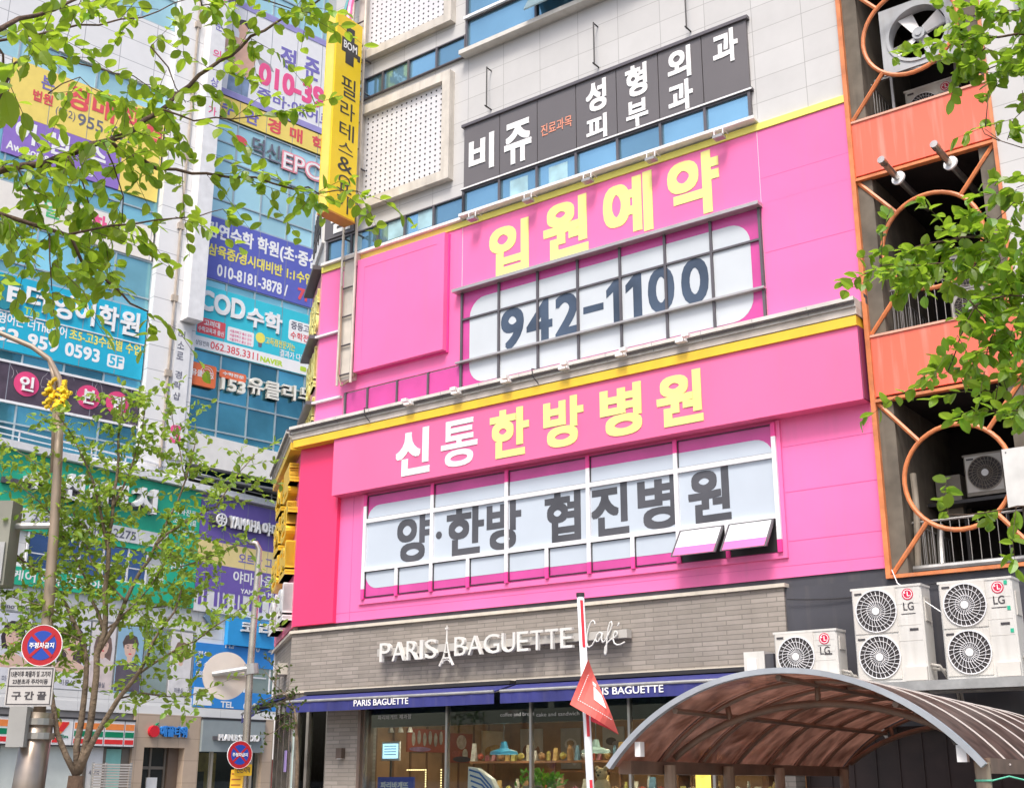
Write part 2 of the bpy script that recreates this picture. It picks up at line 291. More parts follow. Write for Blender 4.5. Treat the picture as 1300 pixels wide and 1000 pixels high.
# --- upper windows of the tiled floors (blue bands)
def band(u0, u1, z0, z1, joints, g=BLUEG, fm=MULL, n=.02, t=.05, sub=True):
    m = MB(A); e = [u0]+joints+[u1]
    for a, b in zip(e, e[1:]): m.box(a+t/2, b-t/2, n-.02, n, z0+t/2, z1-t/2)
    wi = m.obj('window', g, hb); m = MB(A)
    for x in e: m.box(x-t/2, x+t/2, n-.02, n+.05, z0, z1)
    for a, b in zip(e, e[1:]): m.box(a+t/2, b-t/2, n-.02, n+.045, z0, z0+t/2); m.box(a+t/2, b-t/2, n-.02, n+.045, z1-t/2, z1)
    m.obj('frame', fm, wi); return wi
band(4.19, 10.3, 11.99, 12.53, [5.07, 5.95, 6.83, 7.72, 8.6, 9.47])
wi = band(.5, 4.19, 11.96, 12.45, [1.2, 1.95, 2.68, 3.44])
m = MB(A); m.box(.4, 4.19, .0, .13, 11.9, 11.955); m.box(4.19, 10.42, .0, .2, 11.93, 11.985); m.obj('sill', WHITE, wi)
for i, u in enumerate((1.05, 2.2, 3.0, 5.3, 6.2)):       # curtains and blinds behind the panes
    m = MB(A); m.box(u, u+.42, .021, .023, 12.04, 12.42)
    m.obj('curtain', mat('pale_curtain', (.32, .5, .56), .3, var=.3, scale=2.5), wi)
wi = band(.9, 4.19, 15.53, 16.03, [1.4, 1.93, 2.66, 3.43])
wi = band(4.22, 11.7, 15.6, 16.35, [5.95, 7.4, 8.85, 10.3]); wi = band(4.22, 11.7, 16.42, 18.0, [5.95, 7.4, 8.85, 10.3])
m = MB(A); m.box(4.15, 11.75, .0, .22, 15.5, 15.59); m.obj('sill', CONC, wi); m = MB(A); m.box(4.18, 11.7, .0, .12, 16.355, 16.415); m.obj('transom', FRW, wi)
for k, (u0, u1) in enumerate(((5.9, 6.66), (6.7, 7.45), (7.5, 8.2))):      # tilted open sashes at the top edge
    m = MB(A); m.hull([(u0, .07, 16.3), (u1, .07, 16.3), (u1, .1, 16.3), (u0, .1, 16.3)], [(u0, .37, 15.72), (u1, .37, 15.72), (u1, .4, 15.73), (u0, .4, 15.73)])
    m.obj('open_sash', coated('pale_window_glass', (.35, .5, .56), .6, .1), wi)
wi = band(.9, 4.19, 19.2, 19.7, [1.4, 1.93, 2.66, 3.43]); wi = band(4.22, 11.7, 19.2, 21.5, [5.95, 7.4, 8.85, 10.3])
# --- perforated panels
PERF = mat('perforated_panel', (.66, .66, .69), .5, var=.05)
for z0, z1 in ((12.88, 15.3), (16.45, 18.9)):
    u0, u1 = 1.25, 3.88
    m = MB(A); m.box(u0+.2, u1-.2, .0, .05, z0+.2, z1-.2)
    pn = m.obj('perforated_panel', PERF, hb); m = MB(A)
    for i in range(16):
        for j in range(16):
            uu, zz = u0+.3+i*.135, z0+.3+j*.122
            if zz < z1-.27 and uu < u1-.25: m.disc(uu, zz, .022, .05, .054, 7)
    m.obj('hole', DK, pn)['kind'] = 'stuff'; m = MB(A)
    for a in ((u0, u1, z0, z0+.2), (u0, u1, z1-.2, z1), (u0, u0+.2, z0+.2, z1-.2), (u1-.2, u1, z0+.2, z1-.2)): m.box(a[0], a[1], .0, .16, a[2], a[3])
    m.obj('frame', mat('cream_frame', (.60, .56, .50), .5, var=.15, streak=.3), pn)
# --- lower pink storey, brick band and trims
m = MB(A); m.box(1.1, 11.9, -.3, -.06, 4.45, 8.0); m.obj('pink_cladding', PINK, hb)
m = MB(A); m.box(0, 1.1, -.3, .03, 4.45, 8.0); m.obj('rose_corner_panel', ROSE, hb)
m = MB(K_); m.box(-4, -.002, -.03, .01, 4.45, 8.0); m.obj('corner_cladding', mat('salmon_pink_panel', (.78, .13, .26), .4), hb)
m = MB(A); m.box(0, 11.9, -.3, -.09, 4.3, 4.45); m.box(10.34, 17.5, -.3, -.02, 2.3, 4.3); m.box(11.9, 14.06, -.3, -.02, 4.3, 4.33); m.obj('charcoal_wall', DK2, hb)
m = MB(A); m.box(0, 10.34, -.3, .02, 3.22, 4.3); m.box(10.1, 10.34, -.3, .019, .14, 3.22); m.box(1.02, 1.83, -.5, -.02, .14, 3.22); m.obj('brick_band', BRICK, hb)
m = MB(A); m.box(-.02, 10.38, -.1, .07, 4.305, 4.36); m.box(-.02, 10.34, -.1, .05, 3.18, 3.215); m.obj('brick_trim', mat('cream_trim', (.62, .56, .47), .5, streak=.25), hb)
m = MB(K_); m.box(-4, .02, -.1, .05, 4.305, 4.36); m.box(-4, .02, -.1, .05, 3.18, 3.215); m.obj('brick_trim', MC['cream_trim'], hb)
# ledge between the pink storeys
def ledge(fr, u0, u1):
    m = MB(fr); m.box(u0, u1, -.1, .34, 8.36, 8.42); m.box(u0, u1, -.1, .28, 8.28, 8.36); m.obj('ledge', CONC, hb)
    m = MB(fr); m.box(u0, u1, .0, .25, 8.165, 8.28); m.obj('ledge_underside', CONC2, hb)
    m = MB(fr)
    for i in range(int((u1-u0)/.9)+1): m.box(u0+.4+i*.9, u0+.405+i*.9, .2, .3415, 8.362, 8.418); m.box(u0+.4+i*.9, u0+.405+i*.9, .2, .2815, 8.284, 8.358)
    m.tube([(u0, .31, 8.33), (u1, .31, 8.33)], .012, 6); m.obj('ledge_joint', MULL, hb)
ledge(A, -.06, 11.88); ledge(K_, -4, -.08)
# --- phone number window, upper pink storey
JU = [4.19, 5.07, 5.95, 6.82, 7.7, 8.59, 9.46, 10.34]
m = MB(A); m.box(4.19, 10.34, -.0, .03, 8.43, 10.4); wu = m.obj('window', PINKD, hb)
m = MB(A); m.prism(rrect(4.37, 10.15, 8.56, 10.23, .36), .031, .035); m.obj('film', FILMU, wu)
m = MB(A)
for a, b, q in ((4.3, 4.9, 9.0), (6.1, 6.6, 8.6), (9.0, 9.4, 9.9)): pass
for x in JU: m.box(x-.022, x+.022, .03, .07, 8.43, 10.4)
for a, b in zip(JU, JU[1:]): m.box(a+.022, b-.022, .03, .066, 9.835, 9.87)
m.obj('frame', MULL, wu)
m = MB(A); m.box(4.1, 10.38, .03, .13, 8.985, 9.02, 0); m.box(4.05, 10.4, .0, .2, 10.4, 10.46, 0); m.obj('rain_rail', mat('rail_metal', (.5, .47, .45), .35, .6), wu)
m = MB(A); n1 = .0385
for ch, a, b in (('9', 5.11, 5.63), ('4', 5.69, 6.26), ('2', 6.32, 6.84), ('1', 7.4, 7.71), ('1', 7.79, 8.11), ('0', 8.23, 8.74), ('0', 8.87, 9.38)): m.text(ch, (a, b, 9.04, 9.83), .0355, n1, .03) if ch != '1' else m.prism([(b-.17, 9.04), (b, 9.04), (b, 9.83), (b-.15, 9.83), (a, 9.68), (a, 9.53), (b-.17, 9.62)], .0355, n1)
m.box(6.92, 7.34, .0355, n1, 9.35, 9.48); m.obj('lettering', FILMB, wu)
# strip of pink glass under the blank panel
e = [1.2, 1.8, 2.58, 3.37, 4.165]; m = MB(A)
for a, b in zip(e, e[1:]): m.box(a+.02, b-.02, 0, .02, 8.44, 8.97)
ws = m.obj('window', PINKD, hb); m = MB(A)
for x in e: m.box(x-.02, x+.02, 0, .05, 8.43, 8.99)
m.obj('frame', MULL, ws)
# --- lower window with white frames
JL = [1.83, 3.51, 5.22, 6.93, 8.61, 10.32]
m = MB(A); m.box(1.83, 10.32, -.06, -.03, 4.83, 6.82); wl = m.obj('window', PINKD, hb)
m = MB(A); m.prism(rrect(1.86, 10.29, 5.02, 6.6, .3), -.029, -.026); m.obj('film', FILMW, wl)
m = MB(A)
for ch, a, b in (('양', 2.64, 3.44), ('한', 3.84, 4.7), ('방', 4.76, 5.52), ('협', 6.02, 6.76), ('진', 6.97, 7.7), ('병', 7.87, 8.62), ('원', 8.8, 9.54)): m.text(ch, (a, b, 5.42, 6.28), -.025, -.022, .036)
m.disc(3.66, 5.84, .07, -.025, -.022); m.obj('lettering', FILMT, wl)
m = MB(A); t = .035
for x in JL:
    m.box(x-t, x+t, -.03, .02, 5.02, 6.6, 0); m.box(x-t, x+t, -.03, .02, 4.83, 5.02, 1); m.box(x-t, x+t, -.03, .02, 6.6, 6.82, 1)
for a, b in zip(JL, JL[1:]):
    m.box(a+t, b-t, -.03, .018, 6.27, 6.345); m.box(a+t, b-t, -.03, .018, 5.34, 5.41); c = (a+b)/2
    m.box(c-t, c+t, -.03, .018, 5.02, 5.34, 0); m.box(c-t, c+t, -.03, .018, 4.83, 5.02, 1)
m.obj('frame', [FRW, PINKF], wl); m = MB(A); h = .012
for a, b in zip(JL, JL[1:]):                       # black gaskets
    c = (a+b)/2
    for p, q, y0, y1 in ((a+t, b-t, 6.345, 6.8), (a+t, c-t, 4.86, 5.34), (c+t, b-t, 4.86, 5.34)):
        if q > 8.65 and y0 < 5: continue
        m.box(p, q, -.03, -.008, y0, y0+h); m.box(p, q, -.03, -.008, y1-h, y1); m.box(p, p+h, -.03, -.007, y0, y1); m.box(q-h, q, -.03, -.007, y0, y1)
m.obj('gasket', DK, wl)
for a, b in ((8.65, 9.42), (9.5, 10.26)):          # two top hung sashes standing open
    m = MB(A); o = .34; za, zb = 5.33, 4.88
    m.hull([(a, -.01, za), (b, -.01, za), (b, .03, za), (a, .03, za)], [(a, o-.03, zb), (b, o-.03, zb), (b, o+.01, zb), (a, o+.01, zb)], 1)
    k = .035; f = lambda s, d: (.03+(o-.02)*s+d, za+(zb-za)*s)
    p0, p1, p2 = f(.03, .003), f(.66, .003), f(.97, .003)
    m.quad([(a+k, p0[0], p0[1]), (b-k, p0[0], p0[1]), (b-k, p1[0], p1[1]), (a+k, p1[0], p1[1])], 0); m.quad([(a+k, p1[0], p1[1]), (b-k, p1[0], p1[1]), (b-k, p2[0], p2[1]), (a+k, p2[0], p2[1])], 2)
    m.obj('open_sash', [mat('sash_film', (.72, .75, .77), .3, var=.04), MULL, PINK], wl)
m = MB(A); m.box(8.65, 10.28, -.031, -.01, 4.84, 5.33); m.obj('opening', DK, wl)
m = MB(A); m.box(1.7, 10.42, -.06, -.02, 4.74, 4.83); m.box(1.7, 1.795, -.06, -.02, 4.83, 6.85); m.box(10.355, 10.42, -.06, -.02, 4.83, 6.85); m.obj('reveal', PINK, wl)

# ------------------------------------------------------------------ hospital signs
s = thing('hospital_signboard', 'upper pink hospital sign with big pale yellow letters and a blank framed panel', 'signboard', A, (6, 0, 8.43))
m = MB(A); m.box(4.165, 11.9, .0, .025, 10.46, 11.77); m.box(10.37, 11.9, 0, .024, 8.43, 10.46); m.box(1.12, 4.16, 0, .026, 9.0, 11.77); m.box(.35, 1.12, 0, .02, 8.43, 11.77); m.obj('board', PINK, s)
m = MB(A); m.box(.35, 11.9, 0, .05, 11.775, 11.895); m.obj('yellow_trim', YELP, s)
m = MB(A)
for z in (10.32, 8.9): m.box(.3, 1.1, .02, .1, z, z+.04)
m.box(10.38, 10.385, .024, .03, 10.5, 11.77); m.box(4.163, 4.17, .026, .032, 10.5, 11.77); m.obj('rail', FRW, s)
for ch, a, b, c, d in (('입', 4.82, 5.74, 10.54, 11.56), ('원', 6.07, 7.05, 10.54, 11.66), ('예', 7.37, 8.38, 10.58, 11.7), ('약', 8.68, 9.66, 10.58, 11.72)): m = MB(A); m.text(ch, (a, b, c, d), .025, .034, .042); m.obj('letter', YEL, s)
m = MB(A); u0, u1, z0, z1 = 1.52, 3.83, 9.32, 11.72; q = .2
for a in ((u0, u1, z0, z0+q), (u0, u1, z1-q, z1), (u0, u0+q, z0+q, z1-q), (u1-q, u1, z0+q, z1-q)): m.box(a[0], a[1], .03, .17, a[2], a[3])
fp = m.obj('blank_frame', PINKF if False else PINK, s); m = MB(A); m.hull([(u0+q, .165, z0+q), (u1-q, .165, z0+q), (u1-q, .165, z1-q), (u0+q, .165, z1-q)], [(u0+q+.06, .1, z0+q+.06), (u1-q-.06, .1, z0+q+.06), (u1-q-.06, .1, z1-q-.06), (u0+q+.06, .1, z1-q-.06)]); m.obj('panel', PINK, fp)
m = MB(A); m.box(u0+.01, u1+.03, .026, .06, z0-.03, z1+.0); m.obj('backing', PINKF, fp)

s = thing('hospital_signboard', 'lower projecting pink hospital sign with two white and four pale yellow letters', 'signboard', A, (6, 0, 6.87))
m = MB(A); m.box(1.1, 11.85, -.06, .2, 6.87, 8.0); m.obj('board', PINKB, s); m = MB(A); m.box(11.851, 11.87, -.06, .19, 6.88, 8.0); m.obj('end_cap', mat('plum_edge', (.2, .03, .09), .5), s)
m = MB(A); m.box(-.02, 11.86, -.06, .24, 8.0, 8.15); m.obj('yellow_trim', YELS, s); m = MB(K_); m.box(-4, -.02, -.03, .24, 8.0, 8.15); m.obj('yellow_trim', YELS, s)
for ch, a, b, c in (('신', 2.76, 3.6, 1), ('통', 3.87, 4.72, 1), ('한', 5.0, 5.86, 0), ('방', 6.17, 7.0, 0), ('병', 7.33, 8.14, 0), ('원', 8.42, 9.26, 0)):
    r = (a, b, 6.99, 7.86); du = .2*.0; m = MB(A); m.text(ch, r, .2, .212, .02 if ch == '통' else .04); m.obj('letter', TEXTW if c else YEL, s)
# raised letters on the cut-off corner
s = thing('corner_signboard', 'raised orange yellow and white letters on the cut off corner of the pink building', 'signboard', K_, (-2, .01, 4.6))
for ch, z0, z1, k in (('신통', 7.15, 7.85, 0), ('한방', 6.3, 7.05, 0), ('병원', 5.5, 6.2, 0), ('입원', 4.6, 5.35, 1)):
    m = MB(K_)
    m.text(ch, (-3.6, -.25, z0, z1), .01, .2, .035); m.obj('letter', mat('orange_yellow_letter', (.88, .56, .04), .35) if not k else WHITE, s)
s = thing('corner_signboard', 'pale yellow pink letter panel on the upper cut off corner', 'signboard', K2, (-2, .0, 8.5))
m = MB(K2); m.box(-1.7, -.03, 0, .03, 8.45, 11.8); m.obj('board', mat('washed_pink_panel', (.72, .3, .36), .5, var=.2), s)
for z0, z1, tx in ((10.6, 11.5, '신통한방'), (9.3, 10.2, '병원'), (8.6, 9.1, '입원')): m = MB(K2); m.text(tx, (-1.62, -.1, z0, z1), .03, .08, .03); m.obj('letter', YEL, s)
m = MB(K2); m.box(-1.7, .0, 0, .22, 10.32, 10.4); m.box(-1.7, .0, 0, .22, 8.9, 8.97); m.box(-1.7, .02, 0, .22, 11.86, 11.95); m.obj('rail', MULL, s)
# floodlights on the ledge
def flood(lab, u, n, z, proto=[None]):
    if proto[0] is None:
        o = thing('floodlight', lab, 'floodlight', A, (u, n, z), 'white floodlights along the concrete ledge'); m = MB(A)
        m.box(u-.09, u+.09, n, n+.1, z, z+.07); m.obj('housing', WHITE, o); m = MB(A); m.tube([(u+.05, n+.08, z+.03), (u+.35, n+.55, z-.09)], .011, 6); m.obj('arm', WHITE, o)
        m = MB(A); m.box(u+.3, u+.42, n+.52, n+.6, z-.13, z-.07); m.obj('lamp_head', WHITE, o); proto[0] = o; return o
    return dup(proto[0], A.w(u, n, z), A.a, lab)
for u, l in ((3.18, 'floodlight on the ledge above the white letters, nearest the corner'), (4.33, 'floodlight on the ledge above the second white letter'), (5.47, 'floodlight on the ledge below the first phone digit'), (6.71, 'floodlight on the ledge below the third phone digit'), (7.86, 'floodlight on the ledge below the pair of ones in the phone number'), (9.0, 'floodlight on the ledge below the last zero of the phone number')): flood(l, u, .3, 8.3)
pr = None
for u, l in ((4.57, 'small spotlight above the first yellow letter'), (5.88, 'small spotlight above the second yellow letter'), (7.19, 'small spotlight above the third yellow letter'), (8.5, 'small spotlight above the gap before the last yellow letter'), (9.8, 'small spotlight above the right end of the yellow letters')):
    if pr is None:
        pr = thing('spotlight', l, 'spotlight', A, (u, .05, 11.78), 'small spotlights along the top of the upper pink sign'); m = MB(A)
        m.box(u-.09, u+.09, .16, .3, 11.74, 11.79); m.obj('lamp_head', GALV, pr); m = MB(A); m.tube([(u-.08, .05, 11.88), (u-.08, .25, 11.9), (u-.08, .25, 11.79)], .01, 5); m.tube([(u+.08, .05, 11.88), (u+.08, .25, 11.9), (u+.08, .25, 11.79)], .01, 5); m.obj('bracket', FRW, pr)
    else: dup(pr, A.w(u, .05, 11.78), A.a, l)
# grey clinic sign
s = thing('clinic_signboard', 'dark grey clinic sign of seven panels with white letters', 'signboard', A, (7, 0, 12.56)); m = MB(A)
e = [4.19, 5.08, 5.97, 6.85, 7.73, 8.6, 9.47, 10.33]
for a, b in zip(e, e[1:]): m.box(a+.008, b-.008, .0, .06, 12.58, 13.9)
m.obj('board', GREYS, s); m = MB(A); m.box(4.15, 10.37, 0, .1, 13.9, 13.96); m.box(4.15, 10.37, 0, .09, 12.535, 12.58); m.obj('frame', MULL, s); m = MB(A); m.box(4.15, 10.37, .091, .1, 12.54, 12.57); m.obj('trim', WHITE, s)
for ch, a, b, c, d in (('비', 4.33, 4.95, 12.82, 13.58), ('쥬', 5.2, 5.84, 12.72, 13.6), ('성', 7.08, 7.52, 13.2, 13.82), ('피', 7.08, 7.52, 12.62, 13.1), ('형', 7.93, 8.38, 13.2, 13.83), ('부', 7.93, 8.38, 12.6, 13.12), ('외', 8.8, 9.26, 13.22, 13.83), ('과', 8.79, 9.27, 12.6, 13.18), ('과', 9.69, 10.16, 13.2, 13.84)):
    m = MB(A); m.text(ch, (a, b, c, d), .06, .075, .035); m.obj('letter', TEXTW, s)
m = MB(A); m.text('진료과목', (6.06, 6.76, 13.08, 13.32), .06, .068, .01); m.obj('lettering', mat('orange_print', (.75, .3, .2), .5), s)
for u, l in ((4.82, 'black sign bracket rod above the first white clinic letters'), (7.33, 'black sign bracket rod above the middle clinic letters'), (9.25, 'black sign bracket rod above the last clinic letters')):
    o = thing('bracket_rod', l, 'bracket', A, (u, 0, 14.1), 'rod brackets above the clinic sign'); m = MB(A); m.tube([(u, 0, 14.98), (u, .16, 14.98)], .014, 6); m.tube([(u, .15, 15.0), (u, .15, 14.1)], .014, 6); m.tube([(u, 0, 14.12), (u, .2, 14.12)], .016, 6); m.obj('rod', DK, o)
# white-on-grey "won" sign at the upper corner
s = thing('clinic_signboard', 'short grey clinic sign stub with one white letter behind the yellow blade sign', 'signboard', A, (.8, 0, 12.5)); m = MB(A); m.box(.4, 1.25, 0, .06, 12.5, 13.9); m.obj('board', GREYS, s); m = MB(A); m.text('원', (.58, 1.15, 12.58, 13.2), .06, .075, .035); m.obj('letter', TEXTW, s)
m = MB(K2); m.box(-1.7, -.02, .0, .06, 12.5, 13.9); m.obj('board', WHITE, s); m = MB(K2); m.text('성형외과', (-1.6, -.2, 12.7, 13.6), .06, .08, .03); m.obj('lettering', ACT, s)
# yellow blade sign
Y_ = Frame(A.w(1.66, 0, 0), A.a+math.pi/2)          # text face looks along +u of the front; u runs into the wall
s = thing('blade_sign', 'tall yellow projecting sign with black vertical lettering', 'signboard', A, (1.5, .8, 12.4)); m = MB(A)
m.box(1.36, 1.66, .45, 1.2, 12.44, 17.0); m.obj('board', mat('yellow_sign_face', (.80, .57, .015), .4, var=.04), s)
m = MB(A); m.box(1.4, 1.62, 1.2, 1.215, 12.47, 16.97); m.obj('edge_panel', mat('pale_yellow_edge', (.86, .62, .12), .4), s)
m = MB(A); m.box(1.35, 1.67, .44, 1.21, 12.4, 12.44); m.obj('underside', mat('brown_underside', (.5, .24, .03), .5), s)  # underside of the sign box, browner than its faces
m = MB(Y_); hu = -.82
m.box(hu-.1, hu+.14, 0, .006, 15.9, 16.78, 0); m.box(hu-.22, hu+.25, 0, .0055, 16.15, 16.48, 0); m.box(hu+.25, hu+.33, 0, .0055, 16.1, 16.24, 0); m.text('BOM', (hu-.17, hu+.22, 16.24, 16.42), .0062, .009, .01, 1); m.obj('logo', [DK, TEXTW], s)
for ch, z0, z1 in (('필', 15.12, 15.6), ('라', 14.62, 15.02), ('테', 14.16, 14.54), ('스', 13.84, 14.08), ('&', 13.42, 13.74), ('요', 12.98, 13.34), ('가', 12.52, 12.9)): m = MB(Y_); m.text(ch, (hu-.18, hu+.24, z0, z1), 0, .006, .006); m.obj('letter', DK, s)
o = thing('sign_truss', 'rusty white steel ladder truss holding the blade sign and cables', 'sign truss', A, (1.3, .2, 9.1)); m = MB(A)
for u in (1.13, 1.5): m.tube([(u, .22, 9.1), (u, .22, 19)], .03, 8)
m.obj('post', mat('cream_steel', (.6, .54, .47), .5, .2, var=.2, streak=.4), o); m = MB(A)
for i in range(16): m.tube([(1.13, .22, 9.3+i*.62), (1.5, .22, 9.3+i*.62)], .018, 6)
for z in (12.3, 11.6, 15.6, 16.4, 13.8): m.tube([(1.13, .22, z), (1.13, 0, z)], .02, 6); m.tube([(1.5, .22, z), (1.5, 0, z)], .02, 6)
m.box(1.3, 1.5, .24, .5, 15.6, 15.68); m.box(1.3, 1.5, .24, .5, 16.3, 16.38); m.box(1.3, 1.5, .24, .5, 13.0, 13.08); m.obj('bracket', MULL, o)
m = MB(A); m.box(1.15, 1.48, .02, .18, 9.2, 11.9); m.obj('duct_cover', mat('cream_duct', (.6, .55, .48), .6, var=.12, streak=.35), o); m = MB(A); m.tube([(1.2, .27, 11.2), (1.22, .27, 10), (1.2, .27, 9.3), (1.3, .27, 9.05), (1.45, .2, 9.15), (1.5, .1, 9.3)], .02, 6); m.obj('conduit', mat('rusty_conduit', (.33, .22, .15), .6), o)
m = MB(A); m.tube([(1.1, .1, 19), (.9, .35, 17.4), (1.0, .4, 16.8)], .05, 6); m.obj('cable_sleeve', mat('teal_sleeve', (.02, .27, .3), .5), o); m = MB(A); m.tube([(1.4, .3, 19), (1.3, .5, 17.6), (1.35, .6, 17.0)], .06, 6); m.obj('pink_sleeve', PINK, o)

# ------------------------------------------------------------------ right bay with orange steel and air conditioners
BZ = [(4.33, 6.83), (7.87, 10.37), (11.4, 13.9), (14.93, 17.4)]
m = MB(A); m.box(11.93, 12.2, -2.4, -.02, 4.33, 18.9); m.box(13.8, 14.05, -2.4, -.02, 4.33, 18.9); m.obj('bay_side_wall', mat('bay_side_concrete', (.13, .11, .085), .85, var=.3, streak=.5), hb)  # side concrete darkened too, bay shade put into the colour beside the streaks
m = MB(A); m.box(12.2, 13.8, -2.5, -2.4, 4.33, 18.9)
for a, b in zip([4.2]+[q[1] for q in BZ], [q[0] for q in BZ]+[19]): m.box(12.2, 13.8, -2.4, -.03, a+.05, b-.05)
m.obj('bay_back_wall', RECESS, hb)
for z0, z1 in ((6.87, 7.83), (10.41, 11.36), (13.94, 14.9)): m = MB(A); m.box(11.97, 14.03, -.06, .02, z0+.05, z1); m.obj('balcony_panel', CORAL, hb)
m = MB(A); m.box(11.9, 11.97, -.1, .06, 4.28, 18.9); m.box(14.03, 14.08, -.1, .05, 4.28, 18.9)
for z0, z1 in BZ: m.box(11.97, 14.03, -.06, .05, z1, z1+.045)
m.box(11.97, 14.03, -.06, .05, 4.28, 4.33); m.obj('orange_frame', ORANGE, hb)
for z0, z1 in ((6.87, 7.83), (10.41, 11.36), (13.94, 14.9)): m = MB(A); m.box(11.97, 14.03, -.12, .04, z1, z1+.035); m.obj('balcony_coping', mat('pale_coral_coping', (.66, .36, .26), .5), hb)
for z0, z1 in BZ:
    cu_, cz = 13.0, (z0+z1)/2+.02; r = .74; m = MB(A)
    m.tube([(cu_+r*math.cos(rad(i*9)), -.02, cz+r*math.sin(rad(i*9))) for i in range(40)], .034, 8, closed=True)
    for sx, sz in ((-1, -1), (1, -1), (-1, 1), (1, 1)):
        ex, ez = cu_+sx*1.02, (z1 if sz > 0 else z0+.02); dx, dz = ex-cu_, ez-cz; l = math.hypot(dx, dz)
        m.tube([(cu_+dx/l*r, -.02, cz+dz/l*r), (ex, -.02, ez)], .034, 6)
    m.obj('ring_screen', ORANGE, hb)
RB_ = mat('railing_steel', (.34, .33, .32), .5, .3)
for z0, z1 in BZ[:2]:
    m = MB(A)
    for i in range(13): m.tube([(12.22+i*.128, -.35, z0+.05), (12.22+i*.128, -.35, z0+.75)], .006, 5)
    m.tube([(12.2, -.35, z0+.76), (13.8, -.35, z0+.76)], .018, 6); m.tube([(12.2, -.35, z0+.06), (13.8, -.35, z0+.06)], .012, 6); m.obj('railing', RB_, hb)
for z0, z1 in BZ[:3]:
    m = MB(A)
    for i in range(12): m.tube([(12.22, -.4-i*.13, z0+.05), (12.22, -.4-i*.13, z0+.75)], .007, 5)
    m.tube([(12.22, -.35, z0+.75), (12.22, -1.9, z0+.75)], .014, 6); m.obj('railing', RB_, hb)
m = MB(A); m.tube([(12.2, -.25, 4.42), (13.8, -.25, 4.42)], .05, 8); m.obj('wrapped_pipe', GALV, hb)
def ac(lab, fr, u, n, z, W, D, H, nf, group, mats=None, bay_shade=0):
    o = thing('air_conditioner', lab, 'air conditioner', fr, (u+W/2, n-D/2, z), group); cs = ACW if not bay_shade else mat('shaded_casing', (.30, .27, .23), .6, var=.2, streak=.3)  # darker casing copy: shade of the bays put into the colour, under grime streaks
    m = MB(fr); b = .02; m.hull([(u, n-D, z), (u+W, n-D, z), (u+W, n-b, z), (u+W-b, n, z), (u+b, n, z), (u, n-b, z)], [(u, n-D, z+H-.03), (u+W, n-D, z+H-.03), (u+W, n-b, z+H-.03), (u+W-b, n, z+H-.03), (u+b, n, z+H-.03), (u, n-b, z+H-.03)])
    m.obj('casing', cs, o); m = MB(fr); m.box(u-.008, u+W+.008, n-D-.004, n+.008, z+H-.03, z+H); m.obj('lid', cs, o)
    m = MB(fr)
    for k in (.42, .58, .8): m.box(u+W*.64, u+W-.03, n, n+.003, z+H*k, z+H*k+.006)
    m.box(u+W, u+W+.012, n-D*.8, n-D*.25, z+H*.62, z+H*.86); m.box(u+W-.3*W, u+W, n, n+.05, z+.02, z+H*.15); m.box(u+W*.8, u+W*.92, n, n+.006, z+H*.52, z+H*.545, 1); m.box(u+W*.7, u+W*.9, n, n+.002, z+H*.69, z+H*.7, 1); m.obj('side_panel', [ACG, ACT], o)
    fh = (H-.06)/nf
    for i in range(nf):
        c, q = u+.04+W*.31, z+.04+fh*i+fh/2; R_ = min(W*.29, fh*.46); m = MB(fr); m.box(u+.025, u+W*.64, n, n+.012, q-fh*.48, q+fh*.48)
        gr = m.obj('fan_grille', ACG, o); m = MB(fr); m.disc(c, q, R_, n+.012, n+.016, 32); m.obj('cavity', ACD, gr); m = MB(fr)
        for k in range(26):
            a = rad(k*360/26); a2 = a+.35; m.tube([(c+.06*math.cos(a), n+.03, q+.06*math.sin(a)), (c+R_*.5*math.cos(a+.13), n+.03, q+R_*.5*math.sin(a+.13)), (c+R_*math.cos(a2), n+.018, q+R_*math.sin(a2))], .0042, 4)
        for k in range(2): m.tube([(c+R_*(.45+.3*k)*math.cos(rad(j*15)), n+.03, q+R_*(.45+.3*k)*math.sin(rad(j*15))) for j in range(24)], .0035, 4, closed=True)
        m.ring(c, q, R_-.006, R_+.006, n+.012, n+.03, 32); m.obj('guard_wire', FRW if not bay_shade else cs, gr); m = MB(fr); m.disc(c, q, .052, n+.03, n+.04, 20); m.obj('hub', WHITE, gr)
        m = MB(fr); m.box(u+.05, u+.15, n+.012, n+.02, q+fh*.38, q+fh*.42); m.obj('tag', ACT, gr)
    lu, lz, lr = u+W*.81, z+H-.13, .075; m = MB(fr); m.disc(lu, lz, lr, n, n+.005); lg = m.obj('logo', ACR, o)
    m = MB(fr); m.ring(lu, lz, lr*.7, lr*.82, n+.005, n+.0065, 24); m.box(lu-.006, lu+.006, n+.005, n+.0065, lz-.02, lz+.035); m.box(lu-.006, lu+.035, n+.005, n+.0066, lz-.026, lz-.016); m.disc(lu-.035, lz+.02, .01, n+.005, n+.0065, 10); m.obj('emblem', TEXTW, lg)
    m = MB(fr); m.text('LG', (lu-.07, lu+.07, lz-lr-.135, lz-lr-.03), n, n+.004, .012); m.obj('lettering', ACT, o); return o
